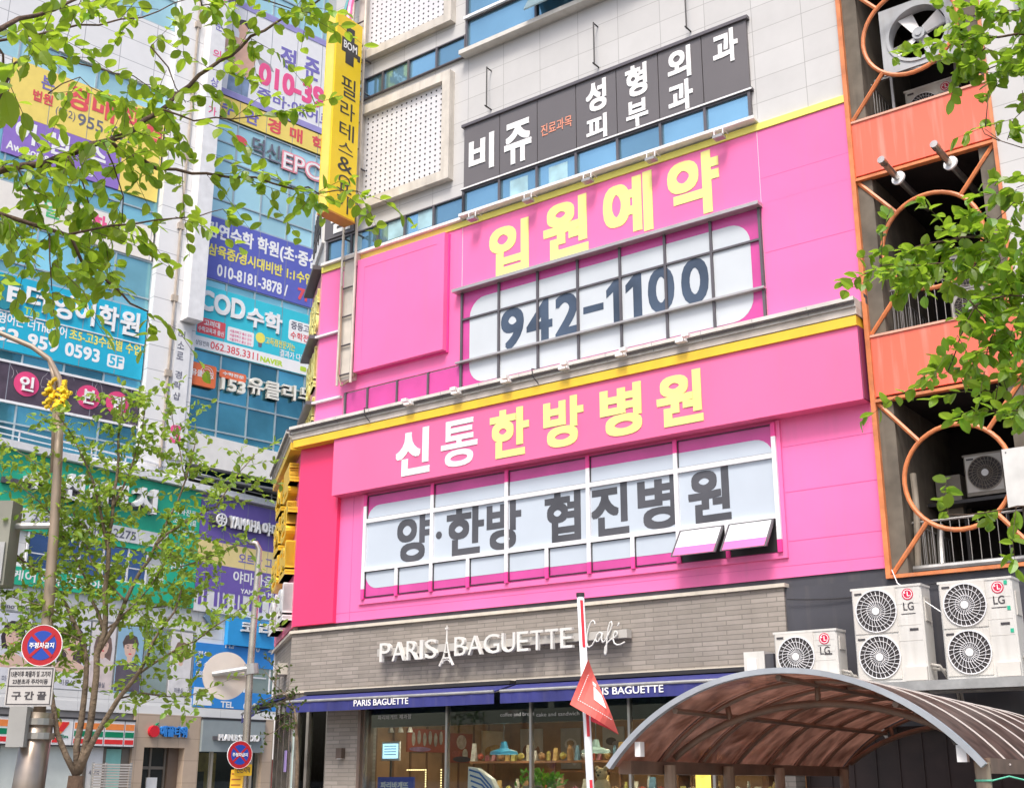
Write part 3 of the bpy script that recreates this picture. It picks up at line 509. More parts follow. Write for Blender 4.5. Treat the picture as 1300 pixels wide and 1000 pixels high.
# units on the steel shelf in front of the charcoal wall
def hitn(x, y, n): return A.hit(x, y, n)
N_ = .75
a0 = hitn(1080, 747, N_); a1 = hitn(1168, 740, N_); zb = hitn(1090, 868, N_)[1]
GA = 'air conditioners on the steel shelf'
ac('tall double fan air conditioner on the shelf, left of the two', A, a0[0], N_, zb, a1[0]-a0[0], .34, a0[1]-zb, 2, GA)
b0 = hitn(1190, 738, N_); b1 = hitn(1283, 730, N_)
o = ac('tall double fan air conditioner with green stickers, at the right end of the shelf', A, b0[0], N_, zb, (b1[0]-b0[0]), .34, b0[1]-zb, 2, GA)
m = MB(A); bw = (b1[0]-b0[0])
for du, z in ((.93, b0[1]-.1), (.94, b0[1]-.42), (.95, zb+.55)): m.box(b0[0]+bw*du-.03, b0[0]+bw*du+.01, N_, N_+.006, z, z+.05)
m.obj('sticker', mat('green_sticker', (.02, .42, .25), .5), o)
c0 = hitn(982, 802, N_); c1 = hitn(1061, 797, N_)
ac('low single fan air conditioner showing above the canopy', A, c0[0], N_, c0[1]-.72, c1[0]-c0[0], .32, .72, 1, GA)
ACP = ((a1[0]+.03, zb+.22), (b1[0]+.03, zb+.25), (c1[0]+.03, zb+.2)); ZSH = zb
d0 = hitn(944, 827, .5); o = thing('junction_box', 'small cream outdoor box on the wall left of the low air conditioner', 'outdoor box', A, (d0[0]+.2, .4, d0[1]-.5)); m = MB(A); m.box(d0[0], d0[0]+.32, .1, .5, d0[1]-.5, d0[1]); m.obj('casing', ACW, o); m = MB(A); m.box(d0[0]+.32, d0[0]+.45, .1, .48, d0[1]-.5, d0[1]-.04); m.obj('grille', DK2, o); m = MB(A); m.box(d0[0]+.06, d0[0]+.2, .5, .52, d0[1]-.28, d0[1]-.1); m.obj('cover', WHITE, o)
o = thing('equipment_shelf', 'galvanised steel shelf on brackets carrying the air conditioners', 'shelf', A, (13, .4, zb-.1)); m = MB(A); m.box(9.3, 15.2, .2, .95, zb-.09, zb-.03); m.box(9.3, 15.2, .93, .98, zb-.12, zb); m.box(9.3, 15.2, .17, .22, zb-.12, zb); m.obj('deck', GALV, o); m = MB(A)
for u in (9.8, 11.2, 12.6, 14.0): m.tube([(u, -.02, zb-.75), (u, .85, zb-.12)], .025, 6)
m.obj('brace', GALV, o)
m = MB(A); m.tube([(11.98, .02, 4.4), (12.25, .6, 4.12), (13.0, .7, 3.55)], .008, 5); tag(m.obj('cable', WHITE), 'thin white cable slung from the orange frame past the tall air conditioners', 'cable')
# units inside the bays
ac('dusty air conditioner behind the coral panel under the exhaust fan', A, 12.55, -.9, 11.42, .8, .32, .75, 1, None, bay_shade=0)
ac('shade darkened air conditioner hung inside the lowest orange ring', A, 12.75, -1.2, 5.55, .85, .3, .62, 1, None, bay_shade=1)
ac('shade darkened air conditioner behind leaves in the middle bay', A, 12.9, -.9, 8.0, .8, .32, 1.2, 2, None, bay_shade=1)
o = thing('air_vent_unit', 'dim boxed unit with conduit on the left inside the lowest bay', 'outdoor box', A, (12.4, -1.5, 5.4)); m = MB(A); m.box(12.25, 12.62, -1.8, -1.4, 5.3, 5.95); m.obj('casing', MC['shaded_casing'], o); m = MB(A); m.tube([(12.3, -1.3, 5.2), (12.3, -1.2, 4.9), (12.35, -1.0, 4.5)], .05, 8); m.obj('hose', GALV, o)
m = MB(A); m.box(12.2, 13.8, -1.55, -1.1, 5.45, 5.5); m.box(12.6, 12.64, -1.5, -1.46, 4.4, 5.45); m.box(13.2, 13.24, -1.5, -1.46, 4.4, 5.45); m.obj('bay_rack', DK, hb)
m = MB(A); m.tube([(12.24, -.3, 4.4), (12.3, -.3, 5.3), (12.28, -.35, 5.8)], .045, 8); tag(m.obj('insulated_pipe', INNER), 'wrapped pipe tied beside the lowest orange bay', 'pipe')
m = MB(A); m.box(12.2, 13.8, -.6, -.55, 12.3, 12.34); m.box(13.45, 13.49, -.6, -.56, 11.4, 12.3); m.box(12.45, 12.49, -.6, -.56, 11.4, 12.3); m.obj('bay_rack', GALV, hb)
o = thing('exhaust_fan', 'square grey exhaust fan with four white blades behind the top orange ring', 'fan', A, (13.0, -.25, 12.0)); fu, fz, fr_ = 13.05, 12.75, .5
m = MB(A); q = .58; seg = 40
pts = []
for i in range(seg):
    a = 2*math.pi*i/seg; c_, s_ = math.cos(a), math.sin(a); k = q/max(abs(c_), abs(s_)); pts.append(((fu+fr_*c_, fz+fr_*s_), (fu+k*c_, fz+k*s_)))
for i in range(seg): a, b = pts[i], pts[(i+1) % seg]; m.prism([a[0], a[1], b[1], b[0]], -.3, -.26)
m.ring(fu, fz, fr_-.05, fr_, -.45, -.24, 40); m.obj('housing', mat('grey_fan_housing', (.42, .44, .46), .5, var=.12, streak=.2), o)
for k in range(4):
    a = rad(28+90*k); dx, dz = math.cos(a), math.sin(a); px_, pz_ = -dz, dx; m = MB(A)
    f = lambda r, t, n: (fu+dx*r+px_*t, n, fz+dz*r+pz_*t)
    m.hull([f(.1, -.06, -.4), f(.1, .07, -.33), f(.1, .07, -.325), f(.1, -.06, -.395)], [f(.43, -.12, -.42), f(.43, .11, -.31), f(.43, .11, -.305), f(.43, -.12, -.415)]); m.obj('blade', WHITE, o)
m = MB(A); m.disc(fu, fz, .1, -.45, -.3, 20); m.disc(fu, fz, .05, -.3, -.28, 16); m.obj('hub', MC['grey_fan_housing'], o); m = MB(A); m.tube([(fu-.5, -.4, fz-.1), (fu+.5, -.4, fz+.1)], .02, 6); m.obj('motor_arm', GALV, o)
for u, l in ((12.62, 'left steel flue pipe poking out under the upper coral panel'), (13.4, 'right steel flue pipe poking out under the upper coral panel')):
    o = thing('flue_pipe', l, 'flue pipe', A, (u, -.2, 10.2)); m = MB(A); m.tube([(u+.12, -.9, 10.05), (u, .1, 10.22), (u-.03, .55, 10.3)], .05, 10); m.obj('pipe', STEEL, o); m = MB(A); m.tube([(u+.02, .06, 10.21), (u+.012, .09, 10.215)], .11, 14); m.obj('collar', WHITE, o); m = MB(A); m.tube([(u-.026, .5, 10.29), (u-.036, .62, 10.31)], .06, 10); m.obj('cap', CHROME, o)
o = thing('white_board', 'pale weathered board hung at the right of the lowest orange ring', 'board', A, (13.9, .1, 5.0)); m = MB(A); r = A.rect(1271, 570, 1320, 622, .1); m.box(r[0], r[0]+.55, .08, .1, 5.05, 5.85); m.obj('board', mat('weathered_board', (.6, .6, .58), .6, var=.15, streak=.2), o); m = MB(A); m.disc(r[0]+.05, 5.8, .01, .1, .105, 8); m.obj('screw', DK, o)
# ================================================================== BAKERY
s = thing('bakery_sign', 'long raised white shop name with small lattice tower emblem on grey brick', 'shop sign', A, (5, .02, 3.5)); m = MB(A)
m.box(2.44, 7.74, .06, .2, 3.73, 3.86); m.obj('rail', mat('greige_rail', (.42, .40, .37), .5), s)
def letters(fr, word, u0, u1, z0, z1, n0, n1, bold, mt, parent, sp=.12, weights=None):
    wd = {'I': .22, 'R': .75, 'P': .72, 'S': .75, 'E': .66, 'T': .72, 'G': .95, 'U': .8, 'B': .72}
    ws = [wd.get(c, .85) for c in word]; tot = sum(ws)+sp*(len(word)-1); k = (u1-u0)/tot; u = u0
    for c, q in zip(word, ws): m = MB(fr); m.text(c, (u, u+q*k, z0, z1), n0, n1, bold); m.obj('letter', mt, parent); u += (q+sp)*k
SG = mat('sign_white_metal', (.66, .65, .62), .35)
letters(A, 'PARIS', 2.56, 3.9, 3.62, 3.95, .2, .27, .004, SG, s); letters(A, 'BAGUETTE', 4.3, 6.75, 3.63, 3.95, .2, .27, .004, SG, s)
m = MB(A); tc = 4.1                                 # lattice tower emblem
m.tube([(tc, .23, 4.17), (tc, .23, 4.1), (tc, .23, 3.85)], [.006, .012, .02], 6); m.box(tc-.03, tc+.03, .21, .25, 4.1, 4.13)
for sg in (-1, 1): m.tube([(tc+sg*.012, .23, 3.88), (tc+sg*.03, .23, 3.76), (tc+sg*.07, .23, 3.62), (tc+sg*.15, .23, 3.48)], [.014, .016, .02, .026], 6)
m.box(tc-.05, tc+.05, .21, .25, 3.7, 3.72); m.box(tc-.085, tc+.085, .21, .25, 3.6, 3.625); m.tube([(tc+.085*math.cos(rad(i*20)), .23, 3.52+.06*math.sin(rad(i*20))) for i in range(10)], .012, 6); m.obj('tower_emblem', SG, s)
def cz(x, y): return A.hit(660+x/6.495, 750+y/6.495, .22)
m = MB(A)
for st in ([(625, 275), (618, 250), (605, 241), (588, 256), (570, 300), (558, 360), (554, 420), (562, 455), (575, 462), (600, 445), (628, 395)], [(682, 348), (660, 338), (638, 362), (628, 395), (635, 415), (652, 412), (672, 380), (684, 345), (678, 395), (686, 422), (705, 410), (725, 375), (748, 325), (765, 275), (758, 250), (744, 262), (732, 310), (722, 390), (718, 450), (716, 500), (709, 524), (702, 505), (708, 460), (725, 425), (750, 400), (785, 380), (806, 358), (806, 338), (792, 330), (776, 355), (772, 395), (782, 428), (805, 442), (835, 437), (868, 418)], [(808, 290), (824, 258)]):
    pts = []
    for p, q in zip(st, st[1:]):
        for k in range(3): t = k/3; pts.append((p[0]+(q[0]-p[0])*t, p[1]+(q[1]-p[1])*t))
    pts.append(st[-1]); m.tube([(cz(*p)[0], .23, cz(*p)[1]) for p in pts], .0135, 6)
m.obj('script_word', SG, s, smooth=True)
def awning(lab, fr, u0, u1, txt, tr):
    o = thing('awning', lab, 'awning', fr, ((u0+u1)/2, 0, 2.7)); n1 = .62; zv, zt, zw = 2.78, 2.98, 3.14
    m = MB(fr); m.hull([(u0, .05, zw), (u1, .05, zw), (u1, .05, zw-.02), (u0, .05, zw-.02)], [(u0, n1, zt), (u1, n1, zt), (u1, n1, zt-.02), (u0, n1, zt-.02)]); m.obj('canvas', NAVY, o)
    m = MB(fr); k = 40; prof = [(u0+(u1-u0)*i/k, n1+.006*math.sin(i*2.3)+.01) for i in range(k+1)]
    for (a, n), (b, q) in zip(prof, prof[1:]): m.hull([(a, n, zt-.03), (b, q, zt-.03), (b, q-.008, zt-.03), (a, n-.008, zt-.03)], [(a, n, zv), (b, q, zv), (b, q-.008, zv), (a, n-.008, zv)])
    m.obj('valance', NAVY, o); m = MB(fr); m.tube([(u0, n1+.01, zt-.005), (u1, n1+.01, zt-.005)], .025, 8); m.obj('front_bar', GALV, o)
    m = MB(fr); m.box(u0, u1, .02, .2, zw-.02, zw+.04); m.obj('cassette', DK, o); m = MB(fr)
    for u in (u0+.06, (u0+u1)/2, u1-.06): m.tube([(u, .1, zw-.08), (u+(.25 if u < u1-.3 else -.25), .35, zw-.16), (u, n1-.02, zt-.03)], .018, 6)
    m.obj('folding_arm', GALV, o)
    if tr: m = MB(fr); m.text(txt, tr, n1+.018, n1+.022, .012); m.obj('lettering', TEXTW, o)
def ar(x0, y0, x1, y1): r = A.rect(x0, y0, x1, y1, .63); return r
tl = ar(450, 886, 519, 891); tr2 = ar(742, 868, 843, 877)
eL = A.hit(364, 892, .63)[0]; eM = A.hit(627, 876, .63)[0]; eN = A.hit(635, 875, .63)[0]
awning('navy shop awning over the left half of the bakery window', A, eL, eM, 'PARIS BAGUETTE', (tl[0], tl[1], 2.84, 2.95))
awning('navy shop awning over the right half of the bakery window, behind the red pennants', A, eN, 10.0, 'PARIS BAGUETTE', (tr2[0], tr2[1], 2.84, 2.95))
awning('navy awning over the bakery door on the cut off corner', K_, -3.9, -.35, '파리바게뜨', (-3.4, -1.0, 2.84, 2.95))
# shop front glazing and interior
GL = clearglass('shop_glass', (.82, .87, .86), .3)
sf = thing('bakery_shopfront', 'full height bakery window with slim frames and brick pier', 'shopfront', A, (5.8, -.1, .14)); gm = [1.9, 3.85, 5.65, 7.55, 9.0, 10.1]
for a, b in zip(gm, gm[1:]): m = MB(A); m.box(a+.02, b-.02, -.14, -.128, .4, 3.18); m.obj('pane', GL, sf)
m = MB(A)
for x in gm: m.box(x-.022, x+.022, -.17, -.09, .14, 3.2)
m.box(1.9, 10.1, -.18, -.08, .14, .4); m.obj('frame', STEEL, sf); m = MB(A); m.box(1.9, 10.1, -.5, -.3, 2.52, 3.2); m.obj('reflection_panel', mat('dark_green_reflection', (.03, .045, .042), .35), sf)  # dark green panel stands in for the dark reflection across the glass top
m = MB(A); m.text('파리바게뜨 제과점', (2.2, 3.0, 2.64, 2.72), -.127, -.125, .01); m.text('coffee and bread', (5.0, 5.7, 2.62, 2.68), -.127, -.125, 0); m.text('cake and sandwich', (5.75, 6.6, 2.6, 2.66), -.127, -.125, 0); m.obj('lettering', mat('window_print', (.6, .62, .62), .4), sf)
m = MB(A)
for u in (.12, .42, .95): m.box(u-.035, u+.035, -.22, -.1, .14, 3.2)
m.box(.05, 1.02, -.2, -.11, 2.9, 3.2); m.obj('corner_post', CHROME, sf)
m = MB(A); m.box(.16, .92, -.17, -.155, .2, 2.9); m.obj('pane', GL, sf)
m = MB(A); m.box(1.83, 1.9, -.35, .0, .14, 3.2); m.obj('jamb', mat('bronze_jamb', (.22, .16, .13), .35, .5), sf); 
o = thing('wall_light', 'small square brown wall light on the brick pier', 'wall light', A, (1.4, 0, 1.95)); m = MB(A); q = A.hit(431, 956, .06); m.box(q[0]-.07, q[0]+.07, -.02, .08, q[1]-.09, q[1]+.09); m.obj('housing', mat('brown_metal', (.1, .07, .055), .5), o); m = MB(A); m.box(q[0]-.05, q[0]+.05, -.01, .07, q[1]-.1, q[1]-.09); m.obj('lens', FRW, o)
WD = mat('bakery_wood', (.23, .10, .045), .5, var=.3, scale=4); WD2 = mat('bakery_wall', (.36, .2, .1), .7, var=.2)
m = MB(A); m.box(1.16, 10.9, -5.5, -.4, .0, .15); m.obj('bakery_floor', mat('bakery_tile', (.3, .25, .2), .3), hb)
m = MB(A); m.box(1.15, 11, -5.6, -5.5, .15, 3.0); m.box(1.05, 1.15, -5.6, -.4, .15, 3.0); m.box(10.9, 11, -5.5, -.4, .15, 3.0); m.obj('bakery_wall', WD2, hb)
m = MB(A)
for i in range(9): m.box(1.15, 1.165, -.75-i*.5, -.7-i*.5, .15, 2.98)
m.box(1.15, 1.17, -5, -.4, 1.2, 1.26); m.obj('wall_panelling', mat('bakery_panelling', (.17, .075, .035), .5, var=.3), hb)
m = MB(A); m.box(1.1, 11, -5.6, -.32, 3.0, 3.06); m.box(1.9, 10.1, -2.2, -1.9, 2.62, 2.98); m.obj('bakery_ceiling', mat('dim_ceiling', (.22, .19, .16), .8), hb)
LAMP = mat('warm_lamp', (1, .82, .58), .5, var=0, emit=80)
pr = None
for i, (u, n) in enumerate(((2.6, -1.2), (4.4, -1.4), (6.4, -1.2), (8.3, -1.4), (3.4, -3.2), (5.4, -3.4), (7.3, -3.2), (9.2, -3.4))):
    l = 'round ceiling downlight lit inside the bakery, %s row %s' % ('front' if n > -2 else 'back', ('first from the door', 'second from the door', 'third from the door', 'last from the door')[i % 4])
    if pr is None:
        pr = thing('ceiling_lamp', l, 'lamp', A, (u, n, 2.95), 'ceiling lamps in the bakery'); m = MB(A); m.tube([(u, n, 2.93), (u, n, 2.99)], .13, 16); m.obj('diffuser', LAMP, pr); m = MB(A); m.tube([(u, n, 2.95), (u, n, 2.995)], .15, 16); m.obj('rim', FRW, pr)
    else: dup(pr, A.w(u, n, 2.95), A.a, l)
def onplane(n): return lambda *a: A.rect(*a, n)
RR = onplane(-4.85)
S_ = Frame(A.w(1.155, 0, 0), A.a+math.pi/2)
def poster(lab, px, bgc, shapes, fr=None, n=None):
    fr = fr or S_; n = .03 if n is None else n; r = fr.rect(*px, n); o = thing('poster', lab, 'poster', fr, ((r[0]+r[1])/2, n, r[2])); m = MB(fr); m.box(r[0], r[1], n-.03, n, r[2], r[3]); m.obj('board', mat('poster_%.2f_%.2f_%.2f' % bgc, bgc, .5, var=.15, scale=3), o)
    W, H = r[1]-r[0], r[3]-r[2]; k = n
    for (x, y, a, b, c) in shapes: k += .004; m = MB(fr); m.disc(r[0]+x*W, r[2]+y*H, a*W, k-.003, k, 14, rz=b*H); m.obj('picture', mat('print_%.2f_%.2f_%.2f' % c, c, .5, var=.35, scale=9), o)
poster('tall bread poster beside the blue pendant lamp', (613, 927, 640, 965), (.72, .58, .42), [(.5, .3, .4, .2, (.5, .28, .08)), (.6, .42, .25, .12, (.62, .42, .16)), (.4, .2, .3, .1, (.4, .2, .06))])
poster('pale cake poster behind the window mullion', (661, 925, 689, 965), (.62, .58, .55), [(.5, .3, .4, .25, (.35, .18, .12)), (.6, .5, .2, .15, (.55, .5, .45))], A, -5.45)
poster('grey poster of plates and cups', (712, 924, 738, 975), (.36, .34, .33), [(.5, .6, .3, .15, (.55, .52, .5)), (.5, .62, .18, .08, (.3, .2, .12)), (.4, .25, .3, .14, (.26, .28, .34)), (.7, .18, .12, .1, (.5, .5, .55))], A, -5.45)
poster('grey poster of pastries right of the flag pole', (765, 922, 793, 955), (.34, .32, .31), [(.4, .45, .25, .15, (.05, .04, .04)), (.7, .35, .25, .12, (.2, .18, .2))], A, -5.45)
poster('red wall banner of white brush lettering', (518, 924, 566, 955), (.5, .09, .05), [(.15+.14*i, .55+.08*(i % 2), .045, .3, (.6, .56, .52)) for i in range(6)]+[(.3, .12, .28, .1, (.35, .2, .4))])
poster('red festive picture of a white plaited figure', (572, 930, 600, 968), (.36, .07, .04), [(.5, .7, .22, .25, (.62, .5, .46)), (.35, .3, .3, .12, (.42, .1, .08)), (.65, .28, .12, .2, (.7, .66, .6)), (.5, .12, .4, .1, (.06, .05, .08))])
# counters, displays
o = thing('display_counter', 'long wooden bakery counter loaded with packaged bread', 'counter', A, (5.8, -2.2, .15)); m = MB(A); m.box(2.6, 9.8, -2.6, -1.9, .15, 1.3); m.obj('counter', WD, o)
m = MB(A); m.box(2.5, 9.9, -2.7, -1.85, 1.3, 1.36); m.obj('worktop', mat('counter_top', (.4, .33, .26), .4), o); m = MB(A)
for u in (3.2, 4.6, 6.0, 7.4, 8.8): m.box(u-.02, u+.02, -2.3, -2.26, 1.36, 2.0)
m.box(2.8, 9.6, -2.5, -2.05, 1.9, 1.94); m.obj('shelf', WD, o)
o = thing('menu_shelf', 'tall wooden shelving against the back wall of the bakery', 'shelf', A, (6, -4.6, .15)); m = MB(A)
for u in (2.4, 4.1, 5.9, 7.7, 9.5): m.box(u-.04, u+.04, -4.85, -4.4, .15, 1.79)
for z in (.6, 1.2, 1.75): m.box(2.4, 9.5, -4.85, -4.4, z, z+.04)
m.obj('shelf_board', WD, o)
GC = [(.5, .1, .06), (.55, .35, .12), (.6, .55, .45), (.16, .3, .42), (.4, .22, .1), (.62, .6, .58), (.3, .08, .1), (.5, .42, .1)]
gp = {}
for i in range(88):
    u = 2.75+i*.079; k = RND.randrange(len(GC)); kind = ('packet', 'jar', 'loaf')[i % 3]; h = RND.uniform(.1, .34); z = 1.36 if i % 2 else 1.94; n = -2.2+RND.uniform(-.12, .2) if z < 1.5 else -2.25
    c = GC[k]; mt = mat('goods_%d' % k, c, .45, var=.3, scale=12); W = RND.uniform(.035, .075); m = MB(A)
    if kind == 'packet': m.hull([(u-W, n-.04, z), (u+W, n-.04, z), (u+W, n+.05, z), (u-W, n+.05, z)], [(u-W*.9, n-.005, z+h), (u+W*.9, n-.005, z+h), (u+W*.9, n+.005, z+h), (u-W*.9, n+.005, z+h)])
    elif kind == 'jar': m.tube([(u, n, z), (u, n, z+h*.75), (u, n, z+h*.85), (u, n, z+h)], [W*.8, W*.8, W*.5, W*.5], 12)
    else: m.tube([(u-W, n, z+.05), (u-W*.6, n, z+.07), (u, n, z+.08), (u+W*.6, n, z+.07), (u+W, n, z+.05)], [.02, .055, .07, .055, .02], 10)
    o = m.obj(kind, mt); tag(o, '%s on the %s of the bakery counter' % ({'packet': 'coloured paper packet', 'jar': 'small round jar', 'loaf': 'little wrapped loaf'}[kind], 'shelf' if z > 1.5 else 'top'), {'packet': 'packet', 'jar': 'jar', 'loaf': 'bread'}[kind], '%ss on the %s of the bakery counter' % (kind, 'shelf' if z > 1.5 else 'top'))
def pendant(lab, px, py, n, col):
    u, z = A.hit(px, py, n); o = thing('pendant_lamp', lab, 'lamp', A, (u, n, z)); m = MB(A); m.tube([(u, n, z), (u, n, z+.05), (u, n, z+.1), (u, n, z+.22)], [.26, .24, .08, .05], 20, caps=False); m.obj('lamp_shade', mat('shade_%s' % col[0], col[1], .35), o); m = MB(A); m.tube([(u, n, z+.22), (u, n, 3.0)], .008, 5); m.obj('cord', DK, o); m = MB(A); m.tube([(u, n, z+.02), (u, n, z+.08)], .05, 10); m.obj('bulb', LAMP, o)
pendant('blue pendant lamp over the bakery counter', 640, 957, -1.5, ('blue', (.03, .22, .4))); pendant('grey green pendant lamp behind the flag pole', 757, 955, -1.5, ('green', (.25, .36, .36)))
for i, (x, l) in enumerate(((484, 'first small white track lamp near the bakery door'), (497, 'second small white track lamp near the bakery door'), (509, 'third small white track lamp near the bakery door'), (521, 'fourth small white track lamp near the bakery door'))):
    u, z = A.hit(x, 926, -1.6); o = thing('track_lamp', l, 'lamp', A, (u, -1.6, z), 'track lamps near the bakery door'); m = MB(A); m.tube([(u, -1.6, z-.05), (u, -1.6, z+.06)], [.06, .025], 12); m.obj('lamp_shade', WHITE, o); m = MB(A); m.tube([(u, -1.6, z+.06), (u, -1.6, 3.0)], .006, 5); m.obj('cord', DK, o)
u, z = A.hit(496, 953, -.8); o = thing('information_screen', 'small lit blue white screen on a stand behind the bakery glass', 'screen', A, (u, -.8, .15)); m = MB(A); m.box(u-.22, u+.22, -.84, -.8, z-.17, z+.17); m.obj('bezel', FRW, o); m = MB(A); m.box(u-.19, u+.19, -.799, -.796, z-.13, z+.13); sc_ = m.obj('screen', mat('lit_screen', (.45, .75, .95), .4, var=.1, emit=1.6), o); m = MB(A)
for k in range(4): m.box(u-.15, u+.15, -.795, -.793, z+.08-k*.05, z+.095-k*.05)
m.obj('text_line', mat('screen_text', (.05, .2, .5), .5), sc_); m = MB(A); m.tube([(u, -.82, .15), (u, -.82, z-.17)], .02, 8); m.obj('stand', DK, o)
r = A.rect(480, 986, 525, 1010, -.4); o = thing('shop_board', 'blue standing board of white lettering behind the bakery glass', 'sign', A, (r[0], -.4, .15)); m = MB(A); m.box(r[0], r[1], -.44, -.4, .7, r[3]); m.obj('board', mat('blue_board', (.06, .09, .5), .4), o); m = MB(A); m.text('파리바게뜨', (r[0]+.08, r[1]-.12, r[3]-.2, r[3]-.08), -.4, -.394, .035); m.obj('lettering', TEXTW, o); m = MB(A); m.box(r[0]+.05, r[0]+.1, -.46, -.42, .15, .75); m.box(r[1]-.1, r[1]-.05, -.46, -.42, .15, .75); m.obj('leg', STEEL, o)
def pot(lab, px, py, n):
    u, z = A.hit(px, py, n); o = thing('potted_plant', lab, 'plant', A, (u, n, .15)); m = MB(A); m.tube([(u, n, .15), (u, n, z-.1), (u, n, z-.08)], [.12, .17, .16], 14); m.obj('pot', INNER, o); ml = MB(A); q = A.w(u, n, z)
    for i in range(90):
        d = rv(); d.z = abs(d.z)+.2; p = q+Vector((RND.gauss(0, .11), RND.gauss(0, .06), RND.uniform(-.1, .14))); leaf(ml, Vector((0, 0, 0)), Vector((1, 0, 0)), Vector((0, 0, 1)), .1, .05); k = ml.v[-14:]; del ml.v[-14:]
        d.normalize(); s_ = d.orthogonal().normalized(); t = d.cross(s_)
        for a in k: w_ = p+d*a[0]+s_*(-a[1])+t*a[2]; r = w_-A.o; ml.v.append((r.dot(A.x), -r.dot(A.y), w_.z))
    ml.obj('foliage', LEAFP, o)
LEAFP = leafmat('house_plant_leaf', (.07, .24, .02), (.2, .5, .04))
POTS = [('leafy green pot plant low behind the bakery glass, near the striped bag', 677, 990, -.6), ('leafy green pot plant low behind the bakery glass, beside the flag pole', 700, 995, -.6)]
o = thing('plush_toy', 'pale plush bear sitting low behind the bakery glass beside the canopy', 'soft toy', A, (6.9, -.7, .9)); u, z = A.hit(765, 990, -.7); FU = mat('plush_fur', (.62, .46, .26), .9, var=.15, bump=.6, bscale=60); m = MB(A)
def blob(m, u, n, z, r, k=1.0, seg=12): m.tube([(u, n, z+r*k*math.sin(rad(a))) for a in range(-90, 91, 15)], [max(.002, r*math.cos(rad(a))) for a in range(-90, 91, 15)], seg)
blob(m, u, -.7, z-.12, .14, 1.2); blob(m, u, -.68, z+.1, .1); blob(m, u-.12, -.6, z-.18, .06, 1.4); blob(m, u+.12, -.6, z-.18, .06, 1.4); m.obj('body', FU, o, smooth=True); m = MB(A)
for q in (-1, 1): blob(m, u+q*.08, -.68, z+.19, .038)
m.obj('ear', FU, o, smooth=True); m = MB(A); blob(m, u, -.58, z+.08, .02); blob(m, u-.035, -.59, z+.13, .012); blob(m, u+.035, -.59, z+.13, .012); m.obj('face', DK, o)
m = MB(A); m.box(2.2, 9.6, -1.0, -.35, .15, .86); tag(m.obj('window_bench', WD), 'low wooden display bench just behind the bakery glass', 'bench')
# string of lamps frame
a = A.hit(518, 977, -.9); b = A.hit(561, 977, -.9); m = MB(A)
for i in range(10): u = a[0]+(b[0]-a[0])*.55*i/9; m.disc(u, a[1], .009, -.9, -.88, 8)
for i in range(10): m.disc(a[0]+(b[0]-a[0])*.55, a[1]-.04-i*.04, .009, -.9, -.88, 8); m.disc(b[0], a[1]-i*.045, .009, -.9, -.88, 8)
tag(m.obj('bulb_string', mat('tiny_bulb', (1, .75, .35), .5, var=0, emit=3)), 'strings of tiny warm bulbs on a frame inside the bakery', 'string lights')
o = thing('balloon_bag', 'big blue and white striped gift bag of snacks behind the bakery glass', 'bag', A, A.hit(620, 1000, -.5)[:1]+(-.5, .9)); u, z = A.hit(612, 996, -.5); m = MB(A); pts = [(u-.32, z-.4), (u-.3, z+.3), (u-.1, z+.27), (u+.2, z+.1), (u+.42, z-.25), (u+.4, z-.5)]; m.prism(pts, -.62, -.5); m.obj('sack', TEXTW, o); m = MB(A)
for i in range(5): m.stroke([(u-.27+i*.02, z+.25-i*.09), (u-.05+i*.03, z+.2-i*.1), (u+.2+.02*i, z-.02-i*.09), (u+.3, z-.25-i*.05)], .03, -.5, -.495)
m.obj('stripe', mat('blue_stripe', (.05, .16, .5), .5), o); m = MB(A)
for i in range(8): m.tube([(u+RND.uniform(-.1, .15), -.45, z-.3+RND.uniform(0, .12)), (u+RND.uniform(-.1, .15), -.44, z-.25+RND.uniform(0, .12))], .045, 8)
m.obj('snack', mat('golden_snack', (.5, .28, .06), .5, var=.3, scale=20), o)
# corner door posts
o = thing('bakery_door', 'steel framed glass door and side lights under the corner awning', 'door', K_, (-2, -.1, .14)); m = MB(K_); m.box(-3.8, -.7, -.2, -.185, .2, 2.95); m.obj('pane', GL, o); m = MB(K_)
for u in (-3.85, -2.9, -1.8, -.7, -.25): m.box(u-.05, u+.05, -.28, -.1, .14, 3.2)
m.box(-3.9, -.2, -.28, -.12, 2.95, 3.2); m.obj('frame', CHROME, o); m = MB(K_); m.box(-.2, 0, -.28, -.12, .14, 2.5); m.obj('side_panel', mat('mint_panel', (.5, .62, .6), .4), o); m = MB(K_); m.disc(-.25, 2.2, .1, -.1, -.08, 16); m.obj('badge', DK, o)
m = MB(K_); m.box(-.95, -.7, -.08, -.05, 1.75, 2.15); m.obj('notice', mat('violet_notice', (.3, .22, .5), .5), o)
o = thing('alarm_box', 'beige box with bracket on the brick of the cut off corner', 'box', K_, (-1.0, .02, 3.6)); m = MB(K_); m.box(-1.6, -1.0, -.03, .16, 3.62, 3.84); m.obj('casing', mat('beige_box', (.5, .46, .4), .6), o); m = MB(K_); m.tube([(-1.9, .06, 3.3), (-1.9, .06, 3.95)], .03, 6); m.obj('bracket', GALV, o)
o = thing('dark_wall', 'dark wall panels in the colour of the shaded recess under the air conditioner shelf', 'panelling', A, (12, -.1, .14)); m = MB(A); m.box(10.35, 17, -.35, -.31, .14, 2.3); 
for i in range(20): m.box(10.4+i*.33, 10.42+i*.33, -.31, -.29, .14, 2.3)
m.obj('panelling', mat('shaded_panelling', (.035, .02, .018), .6, var=.3), o)  # plain wall panels; the shade of the recess is put into their colour

